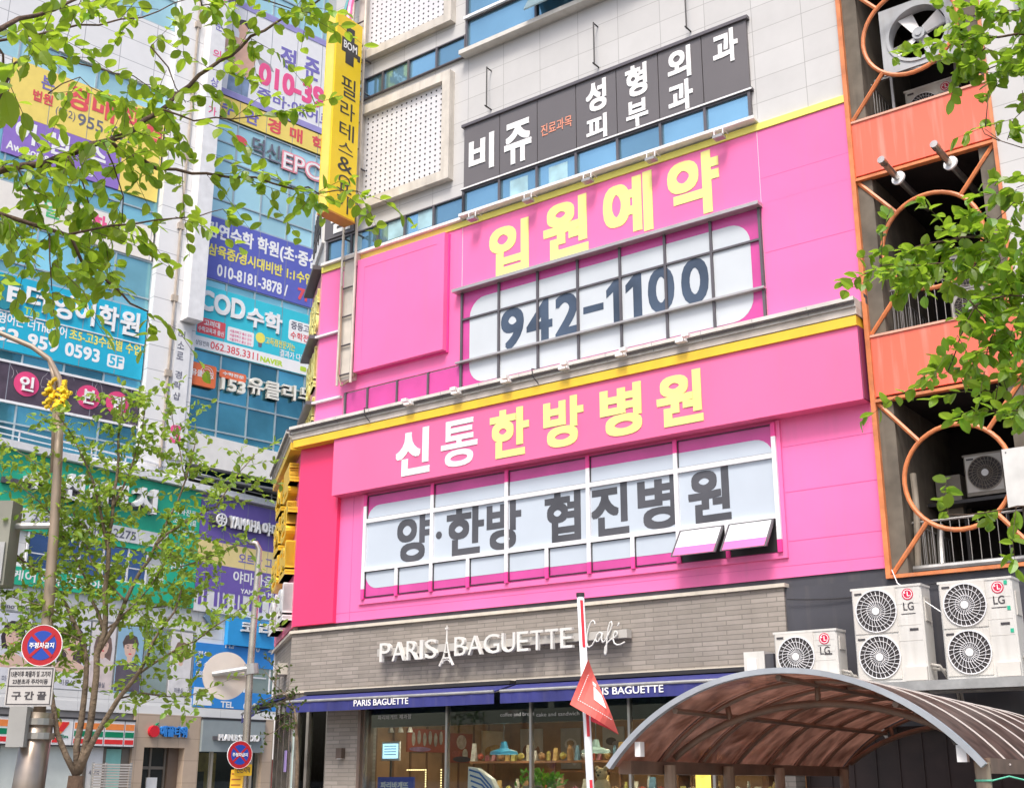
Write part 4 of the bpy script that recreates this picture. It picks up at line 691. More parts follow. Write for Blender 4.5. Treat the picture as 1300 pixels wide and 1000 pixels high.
# ================================================================== ARCHED CANOPY
CD = rad(32); V_ = Frame((.8116, 11.0), math.atan2(-math.sin(CD), math.cos(CD)))      # u across the arch, y into its length
cv = thing('arched_canopy', 'barrel vaulted canopy of smoky brown polycarbonate on brown steel ribs over a stair', 'canopy', V_, (1.535, -2.8, 0))
def arch(t, dr=0): # t 0..1
    cxx, zc, R0 = 1.535, 0, 0
    rise = .74; hw = 1.535; R0 = (hw*hw+rise*rise)/(2*rise); zc = 1.71+rise-R0; a0 = math.asin(hw/R0); a = -a0+2*a0*t
    return (cxx+(R0+dr)*math.sin(a), zc+(R0+dr)*math.cos(a))
LEN = 6.2; NS = 40
m = MB(V_)
for i in range(NS):
    a, b = arch(i/NS), arch((i+1)/NS); c, d = arch(i/NS, -.012), arch((i+1)/NS, -.012)
    for k in range(7):
        n0, n1 = -LEN*k/7, -LEN*(k+1)/7
        m.quad([(a[0], n0, a[1]), (b[0], n0, b[1]), (b[0], n1, b[1]), (a[0], n1, a[1])]) if k >= 0 else None
m.obj('roof_sheet', polycarb('smoky_polycarbonate'), cv, smooth=True)
m = MB(V_)
for i in range(NS): m.hull(*[[(arch(t, .012)[0], -.0+.02, arch(t, .012)[1]), (arch(t, .012)[0], -.05, arch(t, .012)[1]), (arch(t, -.032)[0], -.05, arch(t, -.032)[1]), (arch(t, -.032)[0], .02, arch(t, -.032)[1])] for t in (i/NS, (i+1)/NS)])
m.obj('edge_trim', mat('pale_trim_metal', (.40, .43, .47), .4, .4, var=.15, streak=.2), cv, smooth=False)
for k in range(1, 8):
    n = -LEN*k/7; m = MB(V_)
    for i in range(NS): m.hull(*[[(arch(t, .012)[0], n-.012, arch(t, .012)[1]), (arch(t, .012)[0], n+.012, arch(t, .012)[1]), (arch(t, .002)[0], n+.012, arch(t, .002)[1]), (arch(t, .002)[0], n-.012, arch(t, .002)[1])] for t in (i/NS, (i+1)/NS)])
    m.obj('roof_bead', mat('pale_bead', (.6, .55, .52), .4), cv)
for k in range(1, 8):
    n = -LEN*k/7; m = MB(V_)
    m.tube([(arch(i/NS, -.035)[0], n, arch(i/NS, -.035)[1]) for i in range(NS+1)], .022, 6)
    m.obj('rib', WOODP, cv)
for n in (-1.0, -LEN+.05):
    m = MB(V_); m.tube([(arch(i/NS)[0]*.965+.05, n, 1.71+(arch(i/NS)[1]-1.71)*.72-.01) for i in range(2, NS-1)], .032, 8)
    for t in (.25, .5, .75): p = arch(t, -.03); m.tube([(p[0], n, p[1]), (p[0]*.965+.05, n, 1.71+(p[1]-1.71)*.72)], .025, 6)
    m.obj('truss_arch', WOODP, cv, smooth=True)
for t in (.22, .5, .78): m = MB(V_); p = arch(t, -.06); m.tube([(p[0], -.05, p[1]), (p[0], -LEN, p[1])], .026, 6); m.obj('purlin', WOODP, cv)
for t in (0, 1): p = arch(t); m = MB(V_); du = .12 if t == 0 else -.12; m.box(p[0]+min(du, 0), p[0]+max(du, 0), -LEN, -.2, p[1]-.06, p[1]+.05); m.obj('eave_beam', WOODP, cv); 
for t, ns in ((0, (-.85, -2.2, -3.6, -5.8)), (1, (-.15, -2.2, -4.2, -6.0))):
    for n in ns: p = arch(t); uu = p[0]+(.18 if t == 0 else -.05); m = MB(V_); m.tube([(uu, n, 0), (uu, n, p[1]+.02)], .055, 10); m.obj('post', mat('weathered_post', (.24, .19, .14), .6, var=.2, streak=.3), cv)
p = arch(1); m = MB(V_); m.box(p[0]-.2, p[0]-.13, -.12, -.04, p[1]+.02, p[1]+.14); m.obj('clamp', WHITE, cv); p = arch(0); m = MB(V_); m.box(p[0]+.24, p[0]+.29, -.12, -.04, p[1]+.08, p[1]+.2); m.obj('clamp', WHITE, cv)
for t, ns in ((0, -.85), (1, -.15)):
    p = arch(t); m = MB(V_)
    for z in (.55, 1.05, 1.5): m.tube([(p[0]+.18 if t == 0 else p[0]-.05, ns, z), (p[0]+.18 if t == 0 else p[0]-.05, -5.9, z)], .02, 6)
    m.obj('side_rail', WOODP, cv)
m = MB(V_); p = arch(1); m.tube([(p[0]-.05+.06*math.cos(rad(i*30)), -.15+.06*math.sin(rad(i*30)), 1.6) for i in range(12)], .008, 5, closed=True); m.tube([(p[0]+.02, -.1, 1.6), (p[0]+.12, -.2, 1.63), (p[0]+.35, -.25, 1.57)], .006, 4); m.obj('green_twine', mat('green_twine', (.1, .45, .3), .6), cv)
m = MB(V_); m.box(3.35, 4.6, -.5, -.45, .6, 1.56); tag(m.obj('tarpaulin', mat('teal_tarp', (.02, .36, .3), .5)), 'teal tarpaulin hung outside the right canopy posts', 'tarpaulin')
# things seen under the canopy's left eave
o = thing('notice_stand', 'small yellow notice stand under the left eave of the canopy', 'notice', W0, at(893, 990, 15.5)); c = at(893, 990, 15.5); m = MB(W0); m.box(c.x-.09, c.x+.09, -c.y, -c.y+.02, 0.6, c.z+.1); m.obj('board', mat('yellow_notice', (.7, .55, .08), .5, var=.3, scale=8), o); m = MB(W0); m.box(c.x-.02, c.x+.02, -c.y-.04, -c.y-.01, 0, c.z); m.obj('leg', DK, o)
def car(lab, c, rz, col):
    f = Frame((c[0], c[1]), rz); o = thing('parked_car', lab, 'car', f, (0, 0, 0)); prof = [(-2.1, .35), (-2.15, .75), (-1.3, .95), (-.75, 1.42), (.9, 1.45), (1.6, 1.0), (2.1, .92), (2.15, .4)]
    m = MB(f); m.prism(prof, -.85, .85); m.obj('body', mat(col[0], col[1], .25, coat=1), o); m = MB(f); m.prism([(-1.15, .98), (-.7, 1.36), (.85, 1.38), (1.4, 1.0)], -.86, .86); m.obj('window', BLUEG, o)
    for x in (-1.35, 1.35):
        for y in (-.8, .8): m = MB(f); m.tube([(x, y-.1, .33), (x, y+.1, .33)], .33, 18); wh = m.obj('wheel', DK, o); m = MB(f); m.tube([(x, y-.105, .33), (x, y+.105, .33)], .19, 14); m.obj('rim', STEEL, wh)
    for y in (-.6, .6): m = MB(f); m.box(2.12, 2.17, y-.15, y+.15, .65, .78); m.obj('headlight', FRW, o)
_c = A.w(11.2, 3.6, 0); car('white car parked beyond the left side of the canopy', _c, A.a, ('white_car_paint', (.75, .76, .78)))

# ================================================================== FLAG POLE WITH PENNANTS
pb, pt = at(750, 1000, 10), at(737, 757, 10); dirp = (pt-pb).normalized(); p0 = pb-dirp*(pb.z/dirp.z); YP = -10.0
fpo = thing('flag_pole', 'white pole with red stripes standing in front of the bakery', 'pole', W0, (p0.x, YP, 0)); L_ = (pt-p0).length
P3 = lambda s: (lambda p: (p.x, -p.y, p.z))(p0+dirp*s)
m = MB(W0); m.tube([P3(0), P3(L_)], .03, 14); m.obj('pole', mat('white_pole_paint', (.72, .74, .76), .35, streak=.1), fpo, smooth=True); m = MB(W0); m.tube([P3(L_), P3(L_+.03)], .034, 14); m.obj('cap', DK, fpo)
for a, b in ((L_-.4, L_-.03), (L_-1.08, L_-.82), (L_-1.75, L_-1.4)):
    m = MB(W0); q0, q1 = P3(a), P3(b); m.hull([(q0[0]-.007, q0[1]+.027, q0[2]), (q0[0]+.016, q0[1]+.026, q0[2]), (q0[0]+.016, q0[1]+.031, q0[2]), (q0[0]-.007, q0[1]+.033, q0[2])], [(q1[0]-.007, q1[1]+.027, q1[2]), (q1[0]+.016, q1[1]+.026, q1[2]), (q1[0]+.016, q1[1]+.031, q1[2]), (q1[0]-.007, q1[1]+.033, q1[2])]); m.obj('red_stripe', mat('red_stripe_paint', (.6, .03, .05), .4), fpo)
def cloth(lab, pix, Y0, wave, mt, marks=True):
    pts = [at(x, y, Y0+wave(i)) for i, (x, y) in enumerate(pix)]; c = sum(pts, Vector())/len(pts); o = thing('pennant', lab, 'pennant flag', W0, (pts[0].x, -pts[0].y, pts[0].z)); m = MB(W0)
    N = 10; A_, B_, C_ = pts; g = lambda i, j: A_+(B_-A_)*((i-j)/N)+(C_-A_)*(j/N)+Vector((0, .05*math.sin(5*(j/N)+2*(i/N)), 0))
    for i in range(N):
        for j in range(i+1):
            for tri in ([(i, j), (i+1, j), (i+1, j+1)], [(i, j), (i+1, j+1), (i, j+1)] if j < i else None):
                if tri: q = [g(*t) for t in tri]; m.quad([(p.x, -p.y, p.z) for p in q]); 
    m.obj('cloth', mt, o, smooth=True)
    if marks:
        m = MB(W0)
        def P(s, t): i = s*N; j = t*N; p = A_+(B_-A_)*((i-j)/N)+(C_-A_)*(j/N)+Vector((0, .05*math.sin(5*(j/N)+2*(i/N))-.012, 0)); return p
        for k in range(13):
            s0 = .28+.55*k/13; p, q = P(s0, .1+.0*s0), P(s0+.025, .1); w_ = .006
            m.quad([(p.x, -p.y, p.z), (q.x, -q.y, q.z), (q.x+w_, -q.y, q.z+w_*.4), (p.x+w_, -p.y, p.z+w_*.4)])
        for k in range(16):
            t0 = .1+.7*k/16; p, q = P(.84, t0), P(.84, t0+.025); w_ = .006; m.quad([(p.x, -p.y, p.z), (q.x, -q.y, q.z), (q.x, -q.y, q.z+w_), (p.x, -p.y, p.z+w_)])
        p = [P(.42, .27), P(.5, .45), P(.7, .62), P(.66, .36)]; m.quad([(q.x, -q.y, q.z) for q in p]); p = [P(.34, .22), P(.36, .3), P(.42, .32), P(.4, .25)]; m.quad([(q.x, -q.y, q.z) for q in p]); m.obj('print', TEXTW, o)
RED1 = mat('salmon_cloth', (.72, .13, .11), .8, var=.1); RED2 = mat('red_cloth', (.5, .03, .05), .8, var=.1)
cloth('salmon red pennant with dotted white border tied to the flag pole', [(747, 836), (724, 893), (786, 931)], 9.86, lambda i: (0, -.05, .12)[i], RED1)
cloth('darker red pennant hanging behind the salmon one', [(742, 895), (750, 914), (787, 932)], 10.12, lambda i: (0, .05, .02)[i], RED2, False)

# ================================================================== GLASS TOWER AND ITS PODIUM OVER THE SIDE STREET
tw = thing('academy_tower', 'glass and white tile tower on a shop podium, hung with coloured academy banners', 'building', T_, (6, 0, 0))
LT = brickmat('tower_tile', (.76, .76, .765), (.8, .8, .805), (.4, .4, .42), 1.45, .95, .015, 0, .4, .2, .05)
m = MB(T_); m.box(-14, 5.45, -.6, -.02, 12.4, 38); m.box(7.1, 32, -.6, -.02, 13.2, 38); m.box(-14, 32, -12, -11.7, 0, 38); m.box(-14, 32, -11.6, -.7, 37.7, 38); m.obj('structure_core', mat('dim_core', (.06, .08, .09), .8), tw)
def glassband(u0, u1, z0, z1, du, g, rails=(), n=.0):
    k = max(1, round((u1-u0)/du)); m = MB(T_); e = [u0+(u1-u0)*i/k for i in range(k+1)]; zz = [z0]+list(rails)+[z1]
    for a, b in zip(e, e[1:]):
        for c, d in zip(zz, zz[1:]):
            t = RND.uniform(-.006, .006); t2 = RND.uniform(-.006, .006); m.quad([(a, n+t, c), (b, n+t2, c), (b, n-t, d), (a, n-t2, d)])
    wi = m.obj('window', g, tw); m = MB(T_)
    for x in e: m.box(x-.03, x+.03, n-.02, n+.05, z0, z1)
    for z in zz: m.box(u0, u1, n-.02, n+.045, z-.03, z+.03)
    m.obj('frame', mat('pale_mullion', (.38, .46, .5), .4, .2), wi)
for a in ((-14, 5.4, 12.5, 13.9, 1.55, DTEAL, (13.2,)), (-14, 5.4, 15.3, 15.72, 1.55, DTEAL), (-14, 5.4, 18.5, 20.45, 1.55, TEALG, (18.95,)), (-14, 5.4, 21.9, 24.1, 1.55, TEALG, (22.5,)), (-14, 5.4, 26.75, 27.7, 1.55, PALEG), (-14, 5.4, 30.6, 36, 1.55, PALEG, (32, 33.6)),
          (7.3, 32, 13.5, 17.5, 1.3, DTEAL, (14.4, 15.6, 16.8)), (7.3, 32, 20.15, 20.5, 1.3, TEALG), (7.3, 32, 23.2, 27.6, 1.3, PALEG, (24.0, 25.8, 26.6)), (7.3, 32, 33.4, 36.5, 1.3, PALEG, (34.5,))): glassband(*a)
m = MB(T_); m.box(-14, 5.4, -.02, .1, 27.72, 30.55); m.box(-14, -.8, -.02, .1, 24.1, 26.7); m.box(7.3, 32, -.02, .1, 36.5, 38); m.box(-14, 5.4, -.02, .1, 36, 38); m.box(5.4, 7.25, -.6, .35, 12.2, 38)
m.obj('tiled_wall', LT, tw)
m = MB(T_); m.tube([(6.22, .42, 12.5), (6.22, .42, 37)], .05, 8); 
for z in (16, 19, 22, 25, 28, 31): m.box(6.1, 6.34, .35, .48, z, z+.25)
m.obj('drain_pipe', mat('rusty_pipe', (.42, .36, .3), .6, var=.25), tw)
m = MB(T_); m.box(-14, 7.0, -.6, .15, 12.15, 12.5); m.obj('white_band', WHITE, tw)
# overhanging curved band on the right with its soffit
m = MB(T_); m.hull([(7.0, -.3, 12.95), (7.0, .12, 12.95), (7.0, .12, 14.2), (7.0, -.3, 14.2)], [(32, -.3, 12.6), (32, .14, 12.6), (32, .14, 13.3), (32, -.3, 13.3)]); m.obj('white_band', mat('smooth_white_band', (.72, .71, .69), .5, var=.05), tw)
m = MB(T_); m.box(7.0, 32, -5, .13, 12.5, 12.58); m.obj('soffit', mat('grey_soffit', (.16, .17, .18), .7), tw)
m = MB(T_); m.box(5.4, 32, -2.6, -2.5, 11.9, 12.5); m.obj('recessed_wall', DK2, tw); 
# podium
WT = brickmat('podium_panel', (.74, .74, .73), (.77, .77, .76), (.5, .5, .5), 1.42, .6, .01, 0, .4, .2, .05)
m = MB(P_); m.box(-16, 12.4, -.5, -.02, 3.8, 12.0); m.box(-16, 32, -13, -12.7, 0, 12); m.box(12.4, 32, -.5, -.02, 3.8, 12); m.obj('podium_wall', WT, tw)
m = MB(P_); m.box(-16, 32, -3.0, .32, 11.98, 12.22); m.obj('podium_ledge', WHITE, tw); m = MB(P_)
for i in range(34): m.box(-16+i*1.4, -15.96+i*1.4, .16, .2, 12.22, 12.6)
m.box(-16, 32, .15, .21, 12.58, 12.63); m.box(-16, 32, .16, .2, 12.38, 12.41); m.obj('railing', FRW, tw)
m = MB(P_); m.box(5.5, 32, -2.0, -1.9, 12.23, 14); m.obj('recessed_window', DTEAL, tw)
m = MB(P_); m.box(-16, 32, -.02, .08, 3.78, 4.1); m.box(-16, 7.5, -.02, .06, 4.1, 4.42); m.obj('fascia', WT, tw)
m = MB(P_); m.box(-16, 5.05, -.3, .0, 3.5, 3.78); m.obj('grey_lintel', mat('lintel', (.36, .33, .31), .6), tw)
def sign(lab, fr, rect, n0, n1, mt, texts=(), name='banner', cat='banner', joints=0, lt=.008):
    u0, u1, z0, z1 = rect; o = thing(name, lab, cat, fr, ((u0+u1)/2, n0, z0)); m = MB(fr); m.box(u0, u1, n0, n1, z0, z1); m.obj('board', mt, o)
    if joints:
        m = MB(fr); k = int((u1-u0)/joints)
        for i in range(1, k+1): m.box(u0+i*joints-.012, u0+i*joints+.012, n1, n1+.003, z0, z1)
        if k: m.obj('seam', mat('seam_grey', (.25, .27, .32), .6), o)
    for tx, r, bold, tm, d in texts: m = MB(fr); m.text(tx, r, n1+.001, n1+.001+d, bold); m.obj('lettering', tm, o)
    return o
def TR(x0, y0, x1, y1): return T_.rect(x0, y0, x1, y1, .1)
def PR(x0, y0, x1, y1): return P_.rect(x0, y0, x1, y1, .1)
RP = mat('red_print', (.74, .09, .11), .5); PKP = mat('pink_print', (.82, .1, .28), .5); VIO = mat('violet_print', (.2, .17, .5), .5); GRN = mat('green_print', (.1, .5, .2), .5); YP = mat('yellow_print', (.85, .75, .12), .5); GP = mat('grey_print', (.15, .15, .2), .5); LIM = mat('lime_print', (.5, .7, .05), .5); CYP = mat('cyan_print', (.03, .35, .6), .5)
def box4(u0, u1, z0, z1): return (u0, u1, z0, z1)
o = sign('yellow auction academy banner with red letters and a phone number', T_, (-.75, 5.3, 24.55, 26.75), .02, .08, mat('banner_yellow', (.86, .67, .16), .5, var=.04), [('경', (1.3, 2.2, 25.6, 26.6), .03, RP, .01), ('매', (2.35, 3.25, 25.55, 26.6), .03, RP, .01), ('학', (3.5, 4.3, 25.6, 26.6), .03, RP, .01), ('원', (4.5, 5.25, 25.45, 26.5), .03, RP, .01), ('본', (.35, .85, 25.95, 26.5), .02, VIO, .01), ('법원', (.1, .85, 25.35, 25.8), .03, RP, .01), ('(062)', (1.0, 1.75, 25.05, 25.45), 0, GP, .006), ('955-5221', (1.85, 4.4, 25.0, 25.5), .012, GP, .006)], joints=1.5)
sign('violet maths banner with white letters beneath the yellow auction banner', T_, (-.75, 3.7, 22.95, 24.54), .02, .08, mat('banner_violet', (.28, .17, .55), .5, var=.04), [('어', (-.35, .4, 23.55, 24.4), .03, TEXTW, .01), ('썸', (.85, 1.65, 23.5, 24.4), .03, TEXTW, .01), ('수', (2.3, 3.1, 23.5, 24.4), .03, TEXTW, .01), ('Awesome Math', (-.6, 1.85, 23.1, 23.45), .02, TEXTW, .006), ('초등', (2.1, 2.7, 23.1, 23.4), .02, TEXTW, .006)], joints=1.5)
m = MB(T_); m.box(3.7, 5.3, .02, .07, 22.95, 24.54); sg_ = tag(m.obj('banner', MC['banner_yellow']), 'plain yellow banner piece right of the violet maths banner', 'banner')
o = sign('pale cream banner with green and pink letters half hidden by leaves', T_, (-.8, 5.3, 20.5, 21.85), .02, .08, mat('banner_cream', (.8, .76, .7), .5, var=.03), [('제', (.2, .75, 21.2, 21.75), .02, GRN, .006), ('일', (1.0, 1.6, 21.0, 21.7), .02, GRN, .006), ('수학', (2.2, 3.4, 20.8, 21.7), .03, PKP, .006), ('영어', (3.7, 4.9, 20.8, 21.7), .03, LIM, .006)], joints=1.5)
o = sign('bright cyan English academy banner with white raised letters', T_, (-2.5, 5.33, 15.72, 18.45), .02, .1, mat('banner_cyan', (.015, .42, .62), .4, var=.04), [('더', (.75, 1.5, 17.35, 18.25), .03, TEXTW, .06), ('영', (1.75, 2.45, 17.3, 18.25), .03, TEXTW, .06), ('어', (2.55, 3.3, 17.3, 18.25), .03, TEXTW, .06), ('학', (3.45, 4.2, 17.3, 18.25), .03, TEXTW, .06), ('원', (4.3, 5.05, 17.3, 18.25), .03, TEXTW, .06), ('The', (.75, 1.3, 17.15, 17.42), .015, LIM, .006), ('영어는 더The영어', (-.1, 2.35, 16.62, 17.05), .02, TEXTW, .006), ('초5-고3수준별 수업', (2.45, 5.2, 16.62, 17.05), .02, YP, .006), ('062', (-.6, .7, 16.0, 16.5), .03, TEXTW, .006), ('959', (1.0, 2.1, 16.0, 16.5), .03, TEXTW, .006), ('0593', (2.35, 3.65, 16.0, 16.5), .03, TEXTW, .006)], joints=1.35)
m = MB(T_); m.prism(rrect(3.95, 4.6, 15.95, 16.45, .08), .1, .106); m.obj('floor_plate', TEXTW, o); m = MB(T_); m.text('5F', (4.02, 4.53, 16.02, 16.4), .1065, .112, .02); m.obj('lettering', MC['banner_cyan'], o)
m = MB(T_); m.prism([(-.75, 17.35), (.05, 17.1), (.6, 17.4), (.6, 18.15), (-.1, 18.4), (-.75, 18.2)], .1, .16, 0); m.prism([(-.7, 18.17), (-.1, 18.36), (.56, 18.14), (.0, 18.0)], .161, .166, 1); m.text('T', (-.45, .2, 18.05, 18.28), .1665, .172, .03, 0, .3); m.text('H', (-.65, -.1, 17.4, 18.0), .161, .17, .05, 1); m.text('E', (.08, .52, 17.42, 18.02), .161, .17, .05, 2); m.obj('cube_logo', [mat('logo_teal', (.02, .25, .33), .4), LIM, TEXTW], o)
m = MB(T_); m.box(-2.5, 5.33, .1, .13, 17.06, 17.1); m.obj('rail', FRW, o)
o = sign('dark banner with pink discs each holding one white letter', T_, (-2.5, 5.33, 13.95, 15.28), .02, .08, mat('banner_dark', (.07, .05, .075), .5, var=.3, scale=2), joints=1.5)
for ch, u in (('미', -.45), ('인', 1.15), ('본', 3.4), ('점', 4.5)):
    m = MB(T_); m.disc(u, 14.66, .44, .08, .1); d = m.obj('disc', mat('pink_disc', (.72, .06, .2), .4), o); m = MB(T_); m.text(ch, (u-.24, u+.24, 14.4, 14.92), .1, .16, .03); m.obj('letter', TEXTW, d)
m = MB(T_)
for i in range(26):
    u, z = RND.uniform(-1, 5.2), RND.uniform(14, 15.2); a = RND.uniform(0, 6); pts = [(u+.0, z)]
    for k in range(5): a += RND.uniform(-.6, .6); pts.append((min(5.3, pts[-1][0]+.14*math.cos(a)), min(15.25, max(13.98, pts[-1][1]+.14*math.sin(a)))))
    m.stroke(pts, .012, .081, .084)
m.obj('scribble', mat('pale_scribble', (.45, .42, .45), .5), o)
m = MB(T_); m.box(-2.5, 5.35, .02, .12, 15.28, 15.36); m.box(-2.5, 5.35, .02, .12, 13.87, 13.95); m.obj('rail', FRW, o)
# banners right of the pillar
o = sign('white dance academy banner in a violet frame with a model and pink phone number', T_, (7.3, 14, 28.95, 33.3), .02, .08, mat('banner_white', (.8, .8, .82), .5, var=.03), [('정', (10.35, 11.15, 31.15, 32.2), .03, VIO, .008), ('준', (11.6, 12.4, 31.15, 32.2), .03, VIO, .008), ('010-3994', (9.35, 13.9, 29.9, 30.95), .045, PKP, .008), ('줌바·에어로빅', (9.35, 13.9, 29.15, 29.75), .02, VIO, .008)], joints=1.3)
m = MB(T_); m.box(7.25, 7.5, .08, .1, 28.7, 33.4); m.box(7.5, 14, .08, .1, 33.1, 33.4); m.box(7.5, 14, .08, .1, 28.7, 28.98); m.obj('border', mat('violet_border', (.33, .3, .6), .5), o)
SK = mat('skin_print', (.72, .44, .33), .5, var=.08); HR = mat('hair_print', (.07, .05, .05), .5, var=.2); JN = mat('denim_print', (.22, .3, .45), .5, var=.2)
m = MB(T_); m.prism([(7.9, 29.0), (8.9, 29.0), (8.95, 29.9), (7.95, 29.9)], .081, .083, 2); m.prism([(7.95, 29.9), (8.95, 29.9), (9.25, 31.3), (8.8, 31.6), (8.05, 31.6), (7.7, 31.3)], .081, .084, 0); m.prism([(8.3, 31.5), (8.6, 31.5), (8.6, 31.9), (8.3, 31.9)], .081, .0845, 0); m.disc(8.46, 32.1, .24, .081, .085, 18, 0, .32); m.prism([(8.18, 32.15), (8.25, 32.5), (8.55, 32.58), (8.78, 32.35), (8.72, 32.2), (8.5, 32.38)], .081, .087, 1); m.prism([(9.1, 31.2), (9.9, 31.0), (10.1, 30.7), (9.4, 30.7)], .081, .084, 3); m.prism([(7.55, 31.3), (7.75, 31.5), (8.0, 30.6), (7.8, 30.4)], .081, .0838, 0); m.obj('model_print', [SK, HR, JN, mat('grey_cloth_print', (.35, .33, .36), .5)], o)
sign('yellow banner strip with violet and red letters below the white dance banner', T_, (7.3, 14, 27.7, 28.65), .02, .08, MC['banner_yellow'], [('수', (7.75, 8.4, 27.85, 28.5), .03, VIO, .008), ('완', (8.85, 9.5, 27.85, 28.5), .03, VIO, .008), ('경', (9.95, 10.6, 27.85, 28.5), .03, RP, .008), ('매', (11.05, 11.7, 27.85, 28.5), .03, RP, .008), ('학', (12.2, 12.85, 27.85, 28.5), .03, RP, .008)], joints=1.3)
o = thing('window_lettering', 'outlined dark and pink letters stuck on the pale glass under the yellow strip', 'lettering', T_, (10.5, .06, 26.2)); m = MB(T_); m.text('덕신', (9.3, 10.65, 26.5, 27.35), .055, .08, .012); m.obj('lettering', GP, o); m = MB(T_); m.text('EPC', (10.75, 12.75, 26.35, 27.25), .055, .08, .045, 0); m.text('EPC', (10.83, 12.67, 26.42, 27.18), .081, .09, .005, 1); m.obj('lettering', [mat('outline_pink', (.82, .3, .36), .5), TEXTW], o); m = MB(T_); m.disc(8.7, 26.9, .35, .055, .08, 20, 0, .22); m.obj('logo', RP, o)
sign('violet blue maths academy banner with white and yellow letters', T_, (7.35, 14, 20.52, 23.15), .02, .08, mat('banner_blue_violet', (.11, .13, .5), .5, var=.04), [('김연수학 학원(초·중심화)', (7.5, 13.6, 22.15, 22.95), .035, TEXTW, .008), ('(삼육중/경시대비반 1:1수업)', (7.5, 12.75, 21.4, 22.0), .03, YP, .008), ('010-8181-3878 /', (8.1, 11.4, 20.7, 21.2), .025, TEXTW, .008), ('7F', (11.9, 12.55, 20.72, 21.25), .04, RP, .008)], joints=1.3)
o = sign('bright aqua maths academy banner with chunky raised white letters and a light bulb', T_, (7.3, 14, 17.5, 20.15), .02, .1, mat('banner_aqua', (.04, .55, .68), .4, var=.04), [('COD', (7.42, 9.45, 19.1, 19.95), .04, TEXTW, .05), ('수학', (9.55, 11.2, 18.95, 19.8), .04, TEXTW, .05), ('고득점전문가는', (10.5, 11.9, 18.4, 18.72), .02, YP, .006), ('결과가 다릅니다', (11.2, 12.9, 18.05, 18.35), .02, TEXTW, .006)], joints=1.3)
m = MB(T_); m.box(7.3, 14, .1, .104, 17.52, 18.02); m.obj('white_strip', TEXTW, o); m = MB(T_); m.text('상담전화', (7.4, 8.0, 17.65, 17.85), .104, .108, .01, 0); m.text('062.385.3311', (8.05, 10.2, 17.62, 17.92), .104, .108, .012, 1); m.text('NAVER', (10.3, 11.35, 17.62, 17.85), .104, .108, .05, 2); m.prism(rrect(12.2, 12.5, 17.65, 17.85, .05), .104, .108, 2); m.obj('lettering', [GP, RP, LIM], o)
m = MB(T_); m.prism(rrect(7.42, 8.65, 18.15, 18.8, .06), .1, .105); rb = m.obj('red_plate', RP, o); m = MB(T_); m.text('고려대', (7.7, 8.4, 18.5, 18.75), .105, .109, .03); m.text('수학교육과 출신', (7.47, 8.6, 18.22, 18.44), .105, .109, .02); m.obj('lettering', TEXTW, rb)
m = MB(T_); m.prism(rrect(8.75, 9.95, 18.12, 18.72, .06), .1, .105); rb = m.obj('white_plate', TEXTW, o); m = MB(T_)
for k in range(3): m.text('서울과학고 출신 강사', (8.85, 9.85, 18.5-.17*k, 18.62-.17*k), .105, .108, .012)
m.obj('lettering', PKP, rb); m = MB(T_); m.disc(10.25, 18.6, .22, .1, .106, 20, 0); m.prism([(10.15, 18.4), (10.35, 18.4), (10.32, 18.2), (10.18, 18.2)], .1, .1055, 1); m.obj('light_bulb', [YP, GP], o)
m = MB(T_); m.prism(rrect(11.55, 12.95, 18.85, 19.75, .12), .1, .106); rb = m.obj('white_plate', TEXTW, o); m = MB(T_); m.text('중등고등', (11.65, 12.85, 19.35, 19.68), .106, .11, .02, 0); m.text('수학전문', (11.65, 12.85, 18.93, 19.26), .106, .11, .02, 1); m.obj('lettering', [GP, RP], rb)
o = thing('window_lettering', 'white raised letters with an orange tile logo on deep blue tower glass', 'lettering', T_, (10, .05, 15.5)); r = TR(239, 459, 271, 495); m = MB(T_); m.prism(rrect(r[0], r[1], r[2], r[3], .08), .06, .2); lg = m.obj('logo_tile', mat('orange_tile', (.78, .17, .05), .4), o); m = MB(T_)
for k in range(3): m.ring(r[1]-.4, r[3]-.35, .08+.09*k, .1+.09*k, .2, .206, 20)
m.text('유클리드', (r[0]+.1, r[1]-.1, r[2]+.35, r[2]+.62), .2, .206, .02); m.obj('emblem', TEXTW, lg)
r = TR(279, 469, 311, 487); m = MB(T_); m.prism(rrect(r[0], r[1], r[2], r[3], .06), .06, .14); pl = m.obj('orange_plate', mat('orange_plate', (.75, .16, .06), .4), o); m = MB(T_); m.text('수학전문', (r[0]+.1, r[1]-.1, r[2]+.12, r[3]-.07), .14, .146, .03); m.obj('lettering', TEXTW, pl)
for tx, x0, y0, x1, y1 in (('153', 280, 480, 309, 502), ('유', 315, 479, 332, 504), ('클', 336, 484, 353, 510), ('리', 358, 487, 373, 510), ('드', 379, 492, 397, 511)):
    r = TR(x0, y0, x1, y1); m = MB(T_); m.text(tx, r, .06, .22, .03); m.obj('letter', mat('ivory_letter', (.82, .8, .72), .4), o)
